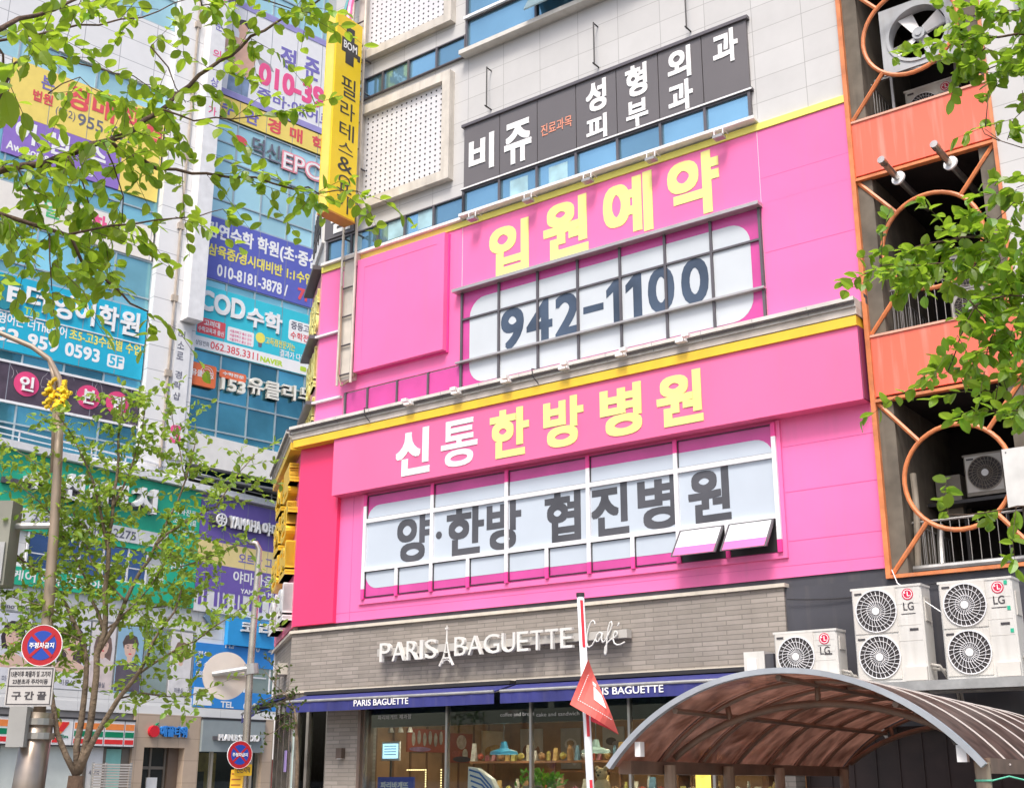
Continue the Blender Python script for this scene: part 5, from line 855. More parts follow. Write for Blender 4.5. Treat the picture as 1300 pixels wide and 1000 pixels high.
# pillar box sign and strip sign
o = thing('box_sign', 'white vertical box sign on the tower pillar', 'sign', T_, (6.8, .36, 18.5)); m = MB(T_); m.box(6.55, 7.2, .36, .95, 18.3, 36); m.obj('box', mat('box_white', (.76, .76, .77), .45, streak=.08), o); m = MB(T_)
for i, ch in enumerate('입점문의상가'): m.text(ch, (6.7, 7.05, 33.5-i*1.3, 33.9-i*1.3), .95, .957, .01, i % 2)
m.obj('lettering', [VIO, PKP], o)
o = sign('narrow white strip sign with small dark vertical letters low on the tower pillar', T_, (6.42, 7.05, 12.9, 18.2), .36, .42, MC['box_white'], [(ch, (6.5, 6.78, 17.6-i*.42, 17.9-i*.42), .01, GP, .006) for i, ch in enumerate('미소로')]+[(ch, (6.5, 6.78, 16.0-i*.42, 16.3-i*.42), .01, GP, .006) for i, ch in enumerate('경락샵')]+[('S', (6.5, 6.95, 13.5, 14.2), .03, PKP, .006)], 'strip_sign', 'sign')
# ---- podium signs
GSG = mat('sign_green', (.02, .46, .27), .45, var=.05); PUR = mat('sign_purple', (.17, .11, .42), .45, var=.05); BLS = mat('sign_blue', (.03, .25, .68), .45, var=.05); CRM = mat('sign_cream', (.84, .68, .3), .5, var=.03)
o = thing('clinic_banner', 'broad green clinic sign with big white raised letters and a white band', 'signboard', P_, (2, 0, 7.6)); m = MB(P_); m.box(-6, 7.2, .0, .1, 10.12, 11.95); m.box(5.85, 7.2, .0, .1, 7.62, 10.12); m.box(-6, 5.85, 0, .09, 9.4, 9.6); m.box(-6, 5.85, 0, .1, 7.62, 8.2); m.obj('board', GSG, o); m = MB(P_); m.box(-6, 5.8, 0, .12, 9.6, 10.12); m.obj('white_band', WHITE, o)
for ch, x0, y0, x1, y1 in (('수', 28, 598, 52, 625), ('신', 78, 600, 100, 640), ('시', 105, 608, 130, 645), ('대', 138, 615, 155, 645), ('치', 166, 618, 192, 655)): r = PR(x0, y0, x1, y1); m = MB(P_); m.text(ch, r, .12, .4, .04); m.obj('letter', TEXTW, o)
m = MB(P_); m.box(-1, 5.2, .1, .2, 10.8, 11.0); m.obj('letter_rail', MULL, o)
for tx, r in (('치과진료', (5.98, 7.05, 10.95, 11.2)), ('소수면치료', (5.98, 7.05, 10.6, 10.85)), ('교정 임플란트', (5.98, 7.05, 10.2, 10.45)), ('영어', (6.0, 6.6, 8.9, 9.2)), ('케어치과 진료안내', (-.2, 3.6, 7.75, 8.1))): m = MB(P_); m.text(tx, r, .101, .106, .02); m.obj('lettering', TEXTW, o)
for tx, r in (('치과 교정', (.3, 1.9, 9.7, 10.0)), ('/402-2275', (2.4, 4.4, 9.7, 10.0))): m = MB(P_); m.text(tx, r, .121, .126, .01); m.obj('lettering', GP, o)
m = MB(P_)
for a, b in ((-6, -2), (.3, 2.2), (2.3, 4.2), (4.25, 5.0)): m.box(a, b, -.02, .03, 8.25, 9.35)
wi = m.obj('window', coated('navy_window_glass', (.07, .12, .25), .75), tw); m = MB(P_)
for x in (.27, 1.2, 2.25, 3.2, 4.22, 5.02): m.box(x-.03, x+.03, .0, .07, 8.2, 9.4)
m.box(-6, 5.85, 0, .065, 8.2, 8.25); m.box(.3, 5, 0, .06, 8.7, 8.74); m.obj('frame', FRW, wi)
r_ = P_.hit(300, 722, .1)[1]
o = thing('music_banner', 'purple and cream music school sign with a tuning fork emblem and piano keys', 'signboard', P_, (9.5, 0, 7.6)); m = MB(P_); m.box(7.22, 13.5, 0, .1, 10.2, 11.9); m.box(7.22, 13.5, 0, .1, 8.35, 9.35); m.obj('board', PUR, o); m = MB(P_); m.box(7.22, 13.5, 0, .1, 9.35, 10.2); m.obj('cream_board', CRM, o); m = MB(P_); m.box(7.22, 13.5, 0, .09, 7.55, 8.35); m.obj('keyboard', WHITE, o)
m = MB(P_)
for i in range(24):
    if i % 7 not in (2, 6): m.box(7.4+i*.25, 7.55+i*.25, .09, .1, 7.8, 8.35)
m.obj('black_key', PUR, o); m = MB(P_)
for i in range(1, 5): m.box(7.22+i*1.15, 7.24+i*1.15, .1, .103, 8.35, 11.9)
m.obj('seam', MC['seam_grey'], o)
r = PR(272, 651, 285, 668); c_ = ((r[0]+r[1])/2, (r[2]+r[3])/2-.03); m = MB(P_); m.ring(c_[0], c_[1], .2, .25, .2, .26, 24)
for k in range(6): a = rad(30+60*k); m.stroke([c_, (c_[0]+.17*math.cos(a), c_[1]+.17*math.sin(a))], .05, .2, .26)
m.obj('emblem', TEXTW, o); r1 = P_.hit(287, 662, .25); r2 = P_.hit(327, 674, .25); zt = r1[1]
m = MB(P_); m.box(c_[0]-.5, 12.4, .1, .2, c_[1]-.17, c_[1]+.15); m.obj('letter_rail', MULL, o)
m = MB(P_); m.text('YAMAHA', (c_[0]+.38, c_[0]+1.95, c_[1]-.24, c_[1]+.22), .2, .3, .03); m.obj('lettering', TEXTW, o); m = MB(P_); m.text('야마하음악교실', (c_[0]+2.05, c_[0]+5.1, c_[1]-.27, c_[1]+.25), .2, .3, .035); m.obj('lettering', TEXTW, o)
for tx, r, mt in (('오르간 그 이상', (9.2, 11.9, 9.55, 9.95), VIO), ('야마하음악교실', (9.0, 12.6, 8.78, 9.25), TEXTW), ('YAMAHA MUSIC', (9.4, 11.7, 8.42, 8.6), TEXTW)): m = MB(P_); m.text(tx, r, .101, .106, .02); m.obj('lettering', mt, o)
o = thing('shop_banner', 'blue shop sign with white letters framing a second floor window', 'signboard', P_, (9.5, 0, 4.1)); za = P_.hit(330, 823, .1)[1]; m = MB(P_); m.box(8.85, 13.5, .0, .2, za, 7.45); m.obj('board', mat('sign_sky_blue', (.03, .34, .75), .45, var=.04), o); m = MB(P_); m.box(7.5, 13.5, 0, .08, za-.75, za-.02); m.box(7.5, 8.75, 0, .08, 4.12, za-.75); m.box(8.75, 13.5, 0, .08, 4.12, 4.75); m.obj('frame', BLS, o)
m = MB(P_); m.box(8.75, 13.5, -.01, .03, 4.75, za-.75); wi = m.obj('window', coated('grey_window_glass', (.38, .46, .47), .7, .06), tw); m = MB(P_)
for x in (8.75, 9.95, 11.2): m.box(x-.03, x+.03, .02, .06, 4.75, za-.75)
m.box(10.0, 11, .03, .07, 5.3, 5.35); m.box(10.0, 10.05, .03, .07, 4.75, 5.3); m.obj('frame', FRW, wi)
for tx, x0, y0, x1, y1 in (('코', 304, 790, 316, 803), ('리', 327, 791, 337, 808), ('아', 347, 794, 358, 808)): r = PR(x0, y0, x1, y1); m = MB(P_); m.text(tx, (r[0], r[1]+.1, r[2], r[3]), .2, .3, .04); m.obj('letter', TEXTW, o)
for tx, x0, y0, x1, y1 in (('H.P', 287, 814, 300, 824), ('010', 316, 819, 330, 828), ('4', 341, 823, 347, 831), ('TEL', 281, 890, 297, 899), ('062', 310, 892, 327, 902), ('포 스', 250, 839, 266, 846), ('무인결제', 249, 851, 266, 861), ('전산', 252, 826, 266, 833)): r = PR(x0, y0, x1, y1); m = MB(P_); m.text(tx, r, .081, .087, .03); m.obj('lettering', TEXTW, o)
r = PR(247, 872, 269, 896); m = MB(P_); m.box(r[0], r[1], .08, .085, r[2], r[3]); m.obj('white_plate', TEXTW, o)
o = thing('shop_plate', 'small grey diamond emblem on the white wall above the portraits', 'emblem', P_, (9, 0, 7.2)); q = P_.hit(268, 784, .1); m = MB(P_); m.prism([(q[0]-.32, q[1]), (q[0], q[1]-.3), (q[0]+.32, q[1]), (q[0], q[1]+.3)], 0, .1); m.obj('plate', mat('blue_grey_plate', (.16, .24, .34), .4), o)
# hair salon strip with portraits
m = MB(P_); m.text('salon', (.6, 1.4, 7.1, 7.35), .0, .02, .01); m.text('Rino Hair Salon', (-.4, 1.3, 6.85, 7.0), .0, .02, .01); tag(m.obj('wall_lettering', GP), 'small dark hair salon name on the white wall above the portraits', 'lettering')
def portrait(lab, x0, x1, bgc, hair, top, style):
    a = P_.hit(x0, 800, .06)[0]; b = P_.hit(x1, 800, .06)[0]; z0, z1 = 4.45, 6.72; o = thing('portrait_poster', lab, 'poster', P_, ((a+b)/2, .02, z0), 'portrait posters in the hair salon windows'); W = b-a; H = z1-z0; c = a+W*.5
    m = MB(P_); m.box(a, b, .02, .06, z0, z1); m.obj('board', mat('portrait_bg_%.2f_%.2f' % bgc[:2], bgc, .5, var=.05), o); h = mat('hair_%.2f' % hair[0], hair, .45, var=.25, scale=6); n = .06
    f = min(W*.3, .4); fz = z0+H*.66
    m = MB(P_)
    if style == 'long': m.prism([(c-f*1.15, fz-f*1.9), (c-f*1.3, fz-.2*f), (c-f*1.05, fz+f*1.0), (c-.4*f, fz+f*1.5), (c+.4*f, fz+f*1.5), (c+f*1.05, fz+f), (c+f*1.3, fz-.2*f), (c+f*1.15, fz-f*1.9)], n, n+.004)
    elif style == 'bob': m.prism([(c-f*1.0, fz-f*1.0), (c-f*1.2, fz), (c-f*.95, fz+f*1.0), (c-.35*f, fz+f*1.42), (c+.35*f, fz+f*1.42), (c+f*.95, fz+f), (c+f*1.2, fz), (c+f*1.0, fz-f*1.0)], n, n+.004)
    else: m.prism([(c-f*.85, fz), (c-f*1.05, fz+f*.6), (c-f*.7, fz+f*1.35), (c, fz+f*1.55), (c+f*.75, fz+f*1.3), (c+f*1.05, fz+f*.6), (c+f*.85, fz)], n, n+.004)
    m.obj('hair', h, o); sk = mat('portrait_skin', (.76, .52, .42), .5, var=.04)
    m = MB(P_); m.prism([(c-f*.32, fz-f*1.5), (c+f*.32, fz-f*1.5), (c+f*.3, fz-f*.6), (c-f*.3, fz-f*.6)], n, n+.0045); m.prism([(c-f*.72, fz+.55*f), (c-f*.78, fz), (c-f*.6, fz-f*.65), (c-f*.22, fz-f*1.02), (c+f*.22, fz-f*1.02), (c+f*.6, fz-f*.65), (c+f*.78, fz), (c+f*.72, fz+.55*f), (c+f*.4, fz+f), (c-f*.4, fz+f)], n, n+.006)
    if top is None: m.prism([(a+.02, z0+.4), (b-.02, z0+.4), (b-.02, fz-f*1.9), (c+f*.4, fz-f*1.35), (c-f*.4, fz-f*1.35), (a+.02, fz-f*1.9)], n, n+.0046)
    m.obj('face', sk, o)
    if top is not None: m = MB(P_); m.prism([(a+.02, z0+.05), (b-.02, z0+.05), (b-.02, fz-f*1.9), (c+f*.4, fz-f*1.3), (c, fz-f*1.55), (c-f*.4, fz-f*1.3), (a+.02, fz-f*1.9)], n, n+.0052); m.obj('clothing', mat('cloth_print_%.2f' % top[0], top, .6, var=.15), o)
    else: m = MB(P_); m.box(a+.02, b-.02, n, n+.007, z0, z0+.55); m.obj('caption_band', mat('caption_white', (.74, .74, .78), .5), o)
    m = MB(P_)
    m.prism([(c-f*.78, fz+.35*f), (c-f*.8, fz+f*.8), (c-f*.3, fz+f*1.15), (c+f*.3, fz+f*1.15), (c+f*.8, fz+f*.8), (c+f*.78, fz+.35*f), (c+f*.3, fz+f*.55), (c-f*.3, fz+f*.5)], n, n+.0075); m.obj('fringe', h, o)
    m = MB(P_)
    for q in (-1, 1): m.disc(c+q*f*.33, fz+.08*f, f*.13, n, n+.0078, 10, 0, f*.06); m.stroke([(c+q*f*.18, fz+.3*f), (c+q*f*.5, fz+.3*f)], f*.06, n, n+.0076)
    m.stroke([(c, fz-.05*f), (c+.05*f, fz-.3*f)], f*.05, n, n+.0074, 2); m.disc(c, fz-f*.55, f*.22, n, n+.0078, 10, 1, f*.08); m.obj('feature', [HR, RP, mat('nose_shade', (.5, .3, .24), .5)], o)
    m = MB(P_); m.text('미용실', (a+W*.3, a+W*.7, z0+.12, z0+.3), .0675, .071, .01); m.obj('lettering', GP, o)
portrait('hair salon portrait of a bare shouldered woman with parted dark bob, leftmost', -4, 40, (.66, .68, .76), (.05, .035, .04), None, 'bob')
portrait('hair salon portrait of a woman with long fringed dark hair', 68, 115, (.7, .72, .78), (.09, .06, .065), None, 'long')
portrait('hair salon portrait of a woman with loose brown hair on a pale ground', 118, 148, (.74, .7, .7), (.2, .13, .11), (.7, .6, .58), 'long')
portrait('hair salon portrait of a man in a dark jacket on a blue ground', 151, 184, (.3, .5, .66), (.11, .08, .07), (.12, .1, .13), 'short')
portrait('hair salon portrait of a short haired person in white, rightmost', 219, 246, (.76, .73, .72), (.26, .17, .12), (.74, .72, .72), 'short')
m = MB(P_)
for x0, x1 in ((41, 67), (185, 217)): a = P_.hit(x0, 800)[0]; b = P_.hit(x1, 800)[0]; m.box(a, b, -.01, .02, 4.5, 6.7)
wi = m.obj('window', MC['grey_window_glass'], tw); m = MB(P_)
for x0 in (41, 67, 116, 150, 185, 217, 246): a = P_.hit(x0, 800)[0]; m.box(a-.02, a+.02, 0, .05, 4.42, 6.75)
m.box(-6, 7.4, 0, .055, 4.42, 4.46); m.box(-6, 7.4, 0, .055, 6.74, 6.8); m.obj('frame', GALV, wi)
# ---- convenience store
o = thing('store_sign', 'white lit store fascia with orange green and red stripes', 'shop sign', P_, (0, 0, 2.68)); OR = mat('stripe_orange', (.82, .25, .06), .4); SGN = mat('stripe_green', (.0, .22, .1), .4); SRD = mat('stripe_red', (.72, .03, .03), .4)
m = MB(P_); m.box(-9, 5.0, .0, .22, 2.68, 3.5); m.obj('fascia', WHITE, o); m = MB(P_); m.box(-9, 5.02, 0, .24, 3.5, 3.56); m.box(-9, 5.02, 0, .23, 2.64, 2.68); m.obj('edge', DK, o)
for a, b in ((-9, -4.2), (-4.1, 1.25), (2.62, 3.74), (3.82, 4.55), (4.62, 4.98)):
    for z0, z1, mt in ((3.2, 3.4, OR), (2.96, 3.14, SGN), (2.74, 2.89, SRD)): m = MB(P_); m.box(a, b, .22, .226, z0, z1); m.obj('stripe', mt, o)
m = MB(P_)
for x in (1.3, 2.57, 3.78, 4.585): m.box(x-.012, x+.012, .22, .224, 2.68, 3.5)
m.obj('seam', GP, o); m = MB(P_); m.prism([(1.5, 3.4), (2.4, 3.4), (2.4, 3.33), (2.1, 3.0), (1.86, 3.0), (2.12, 3.24), (1.5, 3.24)], .22, .23, 0); m.prism([(1.83, 2.9), (2.06, 2.9), (2.02, 2.75), (1.82, 2.75)], .22, .23, 1); m.prism([(2.15, 3.4), (2.4, 3.4), (2.2, 3.1), (1.98, 3.1)], .23, .233, 1); m.text('ELEVEn', (1.45, 2.4, 2.9, 3.0), .22, .236, .02, 2); m.obj('numeral_logo', [OR, SRD, SGN], o)
st = thing('store_shopfront', 'convenience store glass front with frosted white panes and slim posts', 'shopfront', P_, (0, 0, .14)); m = MB(P_); e = [-9, -6.4, -3.8, -1.4, .1, 1.75, 3.3]
for a, b in zip(e, e[1:]): m.box(a+.05, b-.05, -.06, -.03, .3, 2.64)
m.obj('pane', mat('frosted_pane', (.62, .67, .64), .25, var=.1, scale=1.2, spec=.7), st); m = MB(P_)
for x in e: m.box(x-.06, x+.06, -.1, .02, .14, 2.64)
m.obj('post', mat('bronze_post', (.2, .17, .14), .4, .4), st); m = MB(P_); m.box(3.36, 4.0, -.06, -.02, .3, 2.64); m.obj('poster_pane', WHITE, st); m = MB(P_); m.box(4.1, 4.72, -.06, -.02, 1.2, 2.6); m.obj('mint_pane', mat('mint_pane', (.28, .62, .56), .3), st); m = MB(P_); m.box(4.0, 4.1, -.06, 0, .14, 2.64); m.box(4.72, 5.05, -.06, 0, .14, 2.64); m.box(-9, 5.05, -.12, .01, .14, .3); m.obj('frame', MC['bronze_post'], st); m = MB(P_); m.text('세븐카페', (3.5, 3.9, 1.75, 1.9), -.019, -.015, .02); m.obj('lettering', GP, st)
o = thing('slatted_screen', 'low pale slatted louvre screen in front of the store', 'screen', P_, (4.2, .5, .14)); q0 = P_.hit(120, 968, .6); q1 = P_.hit(168, 970, .6); m = MB(P_)
for i in range(16): m.box(q0[0], q1[0], .58, .62, q0[1]-.09-i*.085, q0[1]-.04-i*.085)
m.obj('slat', mat('pale_slat', (.5, .46, .42), .5, var=.1), o); m = MB(P_)
for u in (q0[0], (q0[0]*2+q1[0])/3, q1[0]): m.box(u-.04, u+.04, .54, .58, .14, q0[1])
m.obj('post', GALV, o)
# ---- beige entrance, grey studio sign, white shop
BEI = brickmat('beige_stone', (.46, .36, .27), (.5, .39, .3), (.28, .22, .17), 1.05, .75, .008, 0, .5, .2, .1)
m = MB(P_); m.box(5.06, 7.95, -.3, .1, 2.68, 3.8); m.box(5.06, 5.55, -.3, .1, .14, 2.68); m.box(7.3, 7.95, -.3, .1, .14, 2.68); m.obj('entrance_surround', BEI, tw)
m = MB(P_); m.box(11.0, 11.45, -.3, .1, .14, 3.8); m.obj('stone_pier', BEI, tw)
o = thing('entrance_door', 'dark glazed entrance between beige stone piers', 'door', P_, (6.4, -.3, .14)); m = MB(P_); m.box(5.55, 6.8, -.36, -.32, .2, 2.68); m.obj('pane', coated('dark_door_glass', (.06, .065, .065), .6, .08), o); m = MB(P_)
for x in (5.57, 6.15, 6.78): m.box(x-.04, x+.04, -.36, -.28, .14, 2.68)
m.box(5.6, 6.75, -.36, -.285, 1.95, 2.05); m.obj('frame', MC['bronze_post'], o); m = MB(P_); m.box(6.85, 7.3, -.4, -.2, .14, 2.68); m.obj('side_panel', mat('brown_side_panel', (.14, .1, .075), .5), o); m = MB(P_); m.box(6.05, 6.5, -.32, -.27, 1.3, 1.68); m.obj('notice', WHITE, o)
o = thing('building_name_sign', 'red apple emblem and blue raised letters on beige stone', 'sign', P_, (6.5, .1, 2.95)); r = PR(187, 921, 201, 936); c_ = ((r[0]+r[1])/2, (r[2]+r[3])/2); m = MB(P_); m.disc(c_[0], c_[1], .21, .1, .22, 22, 0, .2); m.prism([(c_[0]+.02, c_[1]+.17), (c_[0]+.06, c_[1]+.15), (c_[0]+.2, c_[1]+.3), (c_[0]+.1, c_[1]+.27)], .12, .2, 1); m.obj('apple_emblem', [mat('apple_red', (.62, .015, .03), .3), SGN], o)
m = MB(P_); m.text('애플타워', (c_[0]+.28, c_[0]+1.45, c_[1]-.17, c_[1]+.2), .1, .2, .04); m.obj('lettering', mat('blue_letter', (.04, .25, .7), .4), o)
o = thing('studio_sign', 'grey studio fascia with white raised capital letters', 'shop sign', P_, (9.5, .1, 2.55)); m = MB(P_); m.box(7.97, 10.98, .0, .2, 2.58, 3.7); m.obj('fascia', mat('grey_fascia', (.27, .31, .32), .5, var=.05), o); m = MB(P_); m.box(7.95, 11, 0, .21, 3.7, 3.78); m.obj('edge', DK, o); m = MB(P_); m.box(8.45, 10.75, .2, .27, 3.0, 3.12); m.obj('letter_rail', MULL, o)
m = MB(P_); m.text('PLAN.B STUDIO', (8.65, 10.6, 2.97, 3.2), .27, .34, .04); m.obj('lettering', TEXTW, o); m = MB(P_); m.text('make film', (9.3, 10.3, 2.75, 2.9), .2, .24, .02, 0, .3); m.obj('lettering', TEXTW, o)
o = thing('studio_shopfront', 'studio glass front with pale posts and warm interior', 'shopfront', P_, (9.5, -.1, .14)); m = MB(P_)
for a, b in ((7.97, 8.62), (8.8, 9.9), (10.0, 10.95)): m.box(a, b, -.12, -.1, .2, 2.56)
m.obj('pane', GL, o); m = MB(P_)
for x in (7.97, 8.7, 9.95, 10.6, 10.97): m.box(x-.05, x+.05, -.14, -.04, .14, 2.58)
m.obj('post', mat('champagne_post', (.5, .44, .36), .35, .5), o); m = MB(P_); m.box(7.9, 11, -2.6, -2.5, .14, 2.6); m.obj('interior_wall', mat('olive_wall', (.3, .26, .1), .7, var=.3), o); m = MB(P_); m.box(8.0, 8.6, -1.8, -1.4, .14, 1.9); m.box(8.95, 9.6, -1.9, -1.5, .14, 1.9); m.obj('interior_cabinet', mat('dark_cabinet', (.03, .04, .04), .4), o)
o = thing('white_shop_sign', 'plain white shop fascia with tiny dark lettering beside the corner', 'shop sign', P_, (13, .1, 2.4)); m = MB(P_); m.box(11.5, 17, .0, .15, 2.35, 3.9); m.obj('fascia', WHITE, o); m = MB(P_); m.text('Browcell', (12.5, 13.6, 2.6, 2.75), .15, .156, .01); m.obj('lettering', GP, o)
o = thing('boutique_shopfront', 'small shop front with red panel and lit interior beside the corner', 'shopfront', P_, (13, 0, .14)); m = MB(P_); m.box(11.5, 12.25, -.1, -.05, .14, 2.33); m.obj('red_panel', mat('red_panel', (.4, .08, .06), .4, var=.2), o); m = MB(P_); m.box(12.25, 12.6, -.1, .05, .14, 2.33); m.obj('pier', INNER, o); m = MB(P_); m.box(12.6, 17, -.9, -.8, .14, 2.33); m.obj('interior_wall', WD2, o); m = MB(P_); m.box(12.65, 13.1, -.5, -.4, 2.0, 2.06); m.obj('lamp', LAMP, o)
m = MB(P_); m.box(11.45, 11.5, -.3, .1, .14, 3.8); m.box(17, 32, -.4, 0, .14, 3.8); m.obj('ground_wall', INNER, tw)

# ================================================================== STREET POLES AND TRAFFIC SIGNS
YL = 10.4; KL = YL/12
def wp(x, y, Y): p = at(x, y, Y); return (p.x, -p.y, p.z)
b0 = at(36, 1000, YL)
o = thing('street_lamp', 'tall weathered street lamp with a curved arm and thick steel base', 'street lamp', W0, (b0.x, -YL, 0)); m = MB(W0); t0 = at(51, 905, YL); m.tube([(b0.x-.03, -YL, 0), (b0.x, -YL, 1.5), (t0.x, -YL, t0.z)], [.15*KL, .145*KL, .135*KL], 18); m.obj('base', mat('tarnished_steel', (.3, .25, .21), .3, .75, var=.3, scale=3, streak=.3), o, smooth=True)
m = MB(W0)
for y in (917, 935): q = wp(48, y, YL); m.tube([(q[0], q[1], q[2]-.025), (q[0], q[1], q[2]+.025)], .155*KL, 18)
m.obj('clamp_band', STEEL, o); m = MB(W0); q = wp(36, 925, YL); m.box(q[0]-.09, q[0]+.05, q[1]+.08, q[1]+.2, q[2]-.15, q[2]+.16); m.obj('control_box', mat('grey_box', (.3, .3, .29), .6), o)
m = MB(W0); m.tube([wp(50, 908, YL), wp(60, 790, YL), wp(68, 680, YL), wp(73, 590, YL), wp(76, 520, YL)], [.05, .047, .042, .038, .034], 12); m.tube([wp(76, 520, YL), wp(78, 500, YL), wp(74, 480, YL), wp(62, 457, YL), wp(40, 441, YL), wp(0, 424, YL), wp(-60, 400, YL)], [.03, .028, .026, .025, .024, .023, .02], 10); m.tube([wp(66, 600, YL), wp(69, 520, YL), wp(68, 480, YL), wp(62, 457, YL)], .02, 8); m.obj('pole', mat('tan_pole_paint', (.30, .23, .17), .45, .2, var=.2, streak=.2), o, smooth=True)
m = MB(W0); q = wp(-75, 396, YL); m.tube([(q[0]-.25, q[1], q[2]-.02), (q[0]+.2, q[1], q[2]+.04)], [.09, .06], 10); m.obj('lamp_head', GALV, o)
q = wp(72, 503, YL); o = thing('flower_basket', 'small yellow flower ornament fixed near the top of the street lamp', 'ornament', W0, q); m = MB(W0)
for i in range(70): x, y, z = q[0]+RND.uniform(-.1, .1), q[1]+RND.uniform(-.05, .05), q[2]+RND.uniform(-.13, .13); m.tube([(x-.018, y, z), (x+.018, y+.01, z+RND.uniform(-.02, .02))], .018, 5)
m.obj('blossom', mat('yellow_petal', (.8, .55, .02), .6, var=.2, island=.3), o)
REDS = mat('traffic_red', (.38, .008, .015), .4, var=.06); BLUS = mat('traffic_blue', (.008, .05, .33), .4, var=.06); SBK = mat('sign_back', (.55, .53, .5), .5, .3)
def nostop(lab, x, y, Y, rx, text, face=0, sq=1):
    c = at(x, y, Y-.15); f = Frame((at(x, y, Y-.15)+Vector((-.15*math.sin(face), .15*math.cos(face), 0))).to_2d(), face); R_ = rx; o = thing('no_stopping_sign', lab, 'road sign', f, (0, .15, c.z)); z = c.z; m = MB(f); m.disc(0, z, R_, .15, .162, 40); m.obj('disc', REDS, o); m = MB(f); m.disc(0, z, R_*.72, .162, .1645, 36); m.obj('blue_field', BLUS, o); m = MB(f)
    for s_ in (-1, 1): m.stroke([(-R_*.52, -s_*R_*.52+z), (R_*.52, s_*R_*.52+z)], R_*.15, .1645, .1665+.0006*s_)
    m.obj('red_cross', REDS, o); m = MB(f); m.ring(0, z, R_*.99, R_*1.015, .15, .164, 40); m.obj('rim', TEXTW, o)
    m = MB(f); m.text(text, (-R_*.62, R_*.62, z-R_*.14, z+R_*.14), .168, .17, .02); m.obj('lettering', TEXTW, o); m = MB(f); m.box(-.03, .03, .04, .15, z-.08, z+.08); m.obj('bracket', GALV, o)
    return o
c = at(54, 820, YL); nostop('larger round no stopping sign on the street lamp, red rim and blue centre', 54, 820, YL-.5, .155, '주정차금지')
f = Frame((at(48, 872, YL-.5).x, YL-.5), 0); c = at(48, 872, YL-.65); c0 = at(22, 847, YL-.65); c1 = at(76, 897, YL-.65); w_ = (c1.x-c0.x)/2; h_ = (c0.z-c1.z)/2
o = thing('plate_sign', 'rectangular grey supplementary plate with black lettering under the round sign', 'road sign', f, (0, .15, c.z)); m = MB(f); m.prism(rrect(-w_, w_, c.z-h_, c.z+h_, .02), .15, .165); m.obj('plate', mat('plate_grey', (.5, .48, .46), .4, .2, var=.06, streak=.12), o); m = MB(f)
for a in ((-w_+.01, w_-.01, c.z+h_-.018, c.z+h_-.01), (-w_+.01, w_-.01, c.z-h_+.01, c.z-h_+.018), (-w_+.01, w_-.01, c.z-.002, c.z+.006), (-w_+.01, -w_+.018, c.z-h_+.018, c.z+h_-.018), (w_-.018, w_-.01, c.z-h_+.018, c.z+h_-.018)): m.box(a[0], a[1], .165, .167, a[2], a[3])
m.obj('border', ACT, o); m = MB(f); m.text('15분이후 화물차 및 고가차', (-w_*.85, w_*.85, c.z+h_*.48, c.z+h_*.78), .165, .168, .02); m.text('23분초과 주차이동', (-w_*.75, w_*.75, c.z+h_*.12, c.z+h_*.38), .165, .168, .02); m.text('구 간 끝', (-w_*.72, w_*.75, c.z-h_*.68, c.z-h_*.25), .165, .168, .035); m.obj('lettering', ACT, o)
q = at(5, 690, YL); o = thing('traffic_light', 'back of a grey traffic signal housing cut by the left edge of the photo', 'traffic light', W0, (q.x, -YL, q.z)); m = MB(W0); q0 = at(-22, 640, YL); q1 = at(11, 746, YL); m.box(q0.x, q1.x, -YL-.1, -YL+.12, q1.z, q0.z); m.obj('housing', mat('grey_green_housing', (.22, .22, .18), .6, var=.15), o); m = MB(W0); m.tube([(q1.x-.1, -YL+.0, q0.z-.2), wp(65, 668, YL)], .03, 8); m.obj('arm', GALV, o); m = MB(W0); m.box(q0.x+.02, q1.x-.02, -YL+.12, -YL+.14, q1.z+.03, (q0.z+q1.z)/2); m.obj('hatch', GALV, o)
YM = 20.0; b0 = at(310, 1000, YM)
o = thing('mirror_pole', 'slim shiny pole with bent top and a cross arm carrying a round plate', 'pole', W0, (b0.x, -YM, 0)); m = MB(W0); m.tube([(b0.x, -YM, 0), wp(310, 1000, YM), wp(317, 860, YM), wp(328, 715, YM), wp(329, 698, YM), wp(325, 690, YM), wp(316, 689, YM)], [.07, .062, .055, .05, .048, .045, .04], 14); m.obj('pole', CHROME, o, smooth=True)
m = MB(W0); m.tube([wp(319, 848, YM-.05), wp(270, 856, YM-.05)], .045, 10); m.obj('arm', GALV, o); m = MB(W0); m.tube([wp(320, 856, YM), wp(319, 843, YM)], .11, 12); m.obj('clamp', GALV, o)
c = at(287, 858, YM+.1); f = Frame((c.x, c.y), rad(30)); o = thing('round_plate', 'back of a big cream round traffic plate on the cross arm', 'road sign', f, (0, 0, c.z)); m = MB(f); m.disc(0, c.z, .37, -.03, .0, 40, 0); m.obj('disc', mat('cream_back', (.62, .56, .5), .5, .2, var=.06), o); m = MB(f); m.box(-.2, .3, 0, .04, c.z+.0, c.z+.05); m.obj('mount_rail', GALV, o)
nostop('smaller round no stopping sign on the slim pole above a yellow plate', 304.5, 958, YM-.4, .2, '주정차금지', rad(38))
c = at(305, 976, YM-.35); f = Frame((c.x, c.y), rad(38)); o = thing('plate_sign', 'little yellow plate with dark lettering under the smaller round sign', 'road sign', f, (0, .1, c.z)); m = MB(f); m.prism(rrect(-.14, .14, c.z-.1, c.z+.07, .02), .1, .115); m.obj('plate', mat('plate_yellow', (.8, .5, .02), .45), o); m = MB(f); m.text('견인지역', (-.11, .11, c.z-.06, c.z+.03), .115, .118, .02); m.obj('lettering', ACT, o)
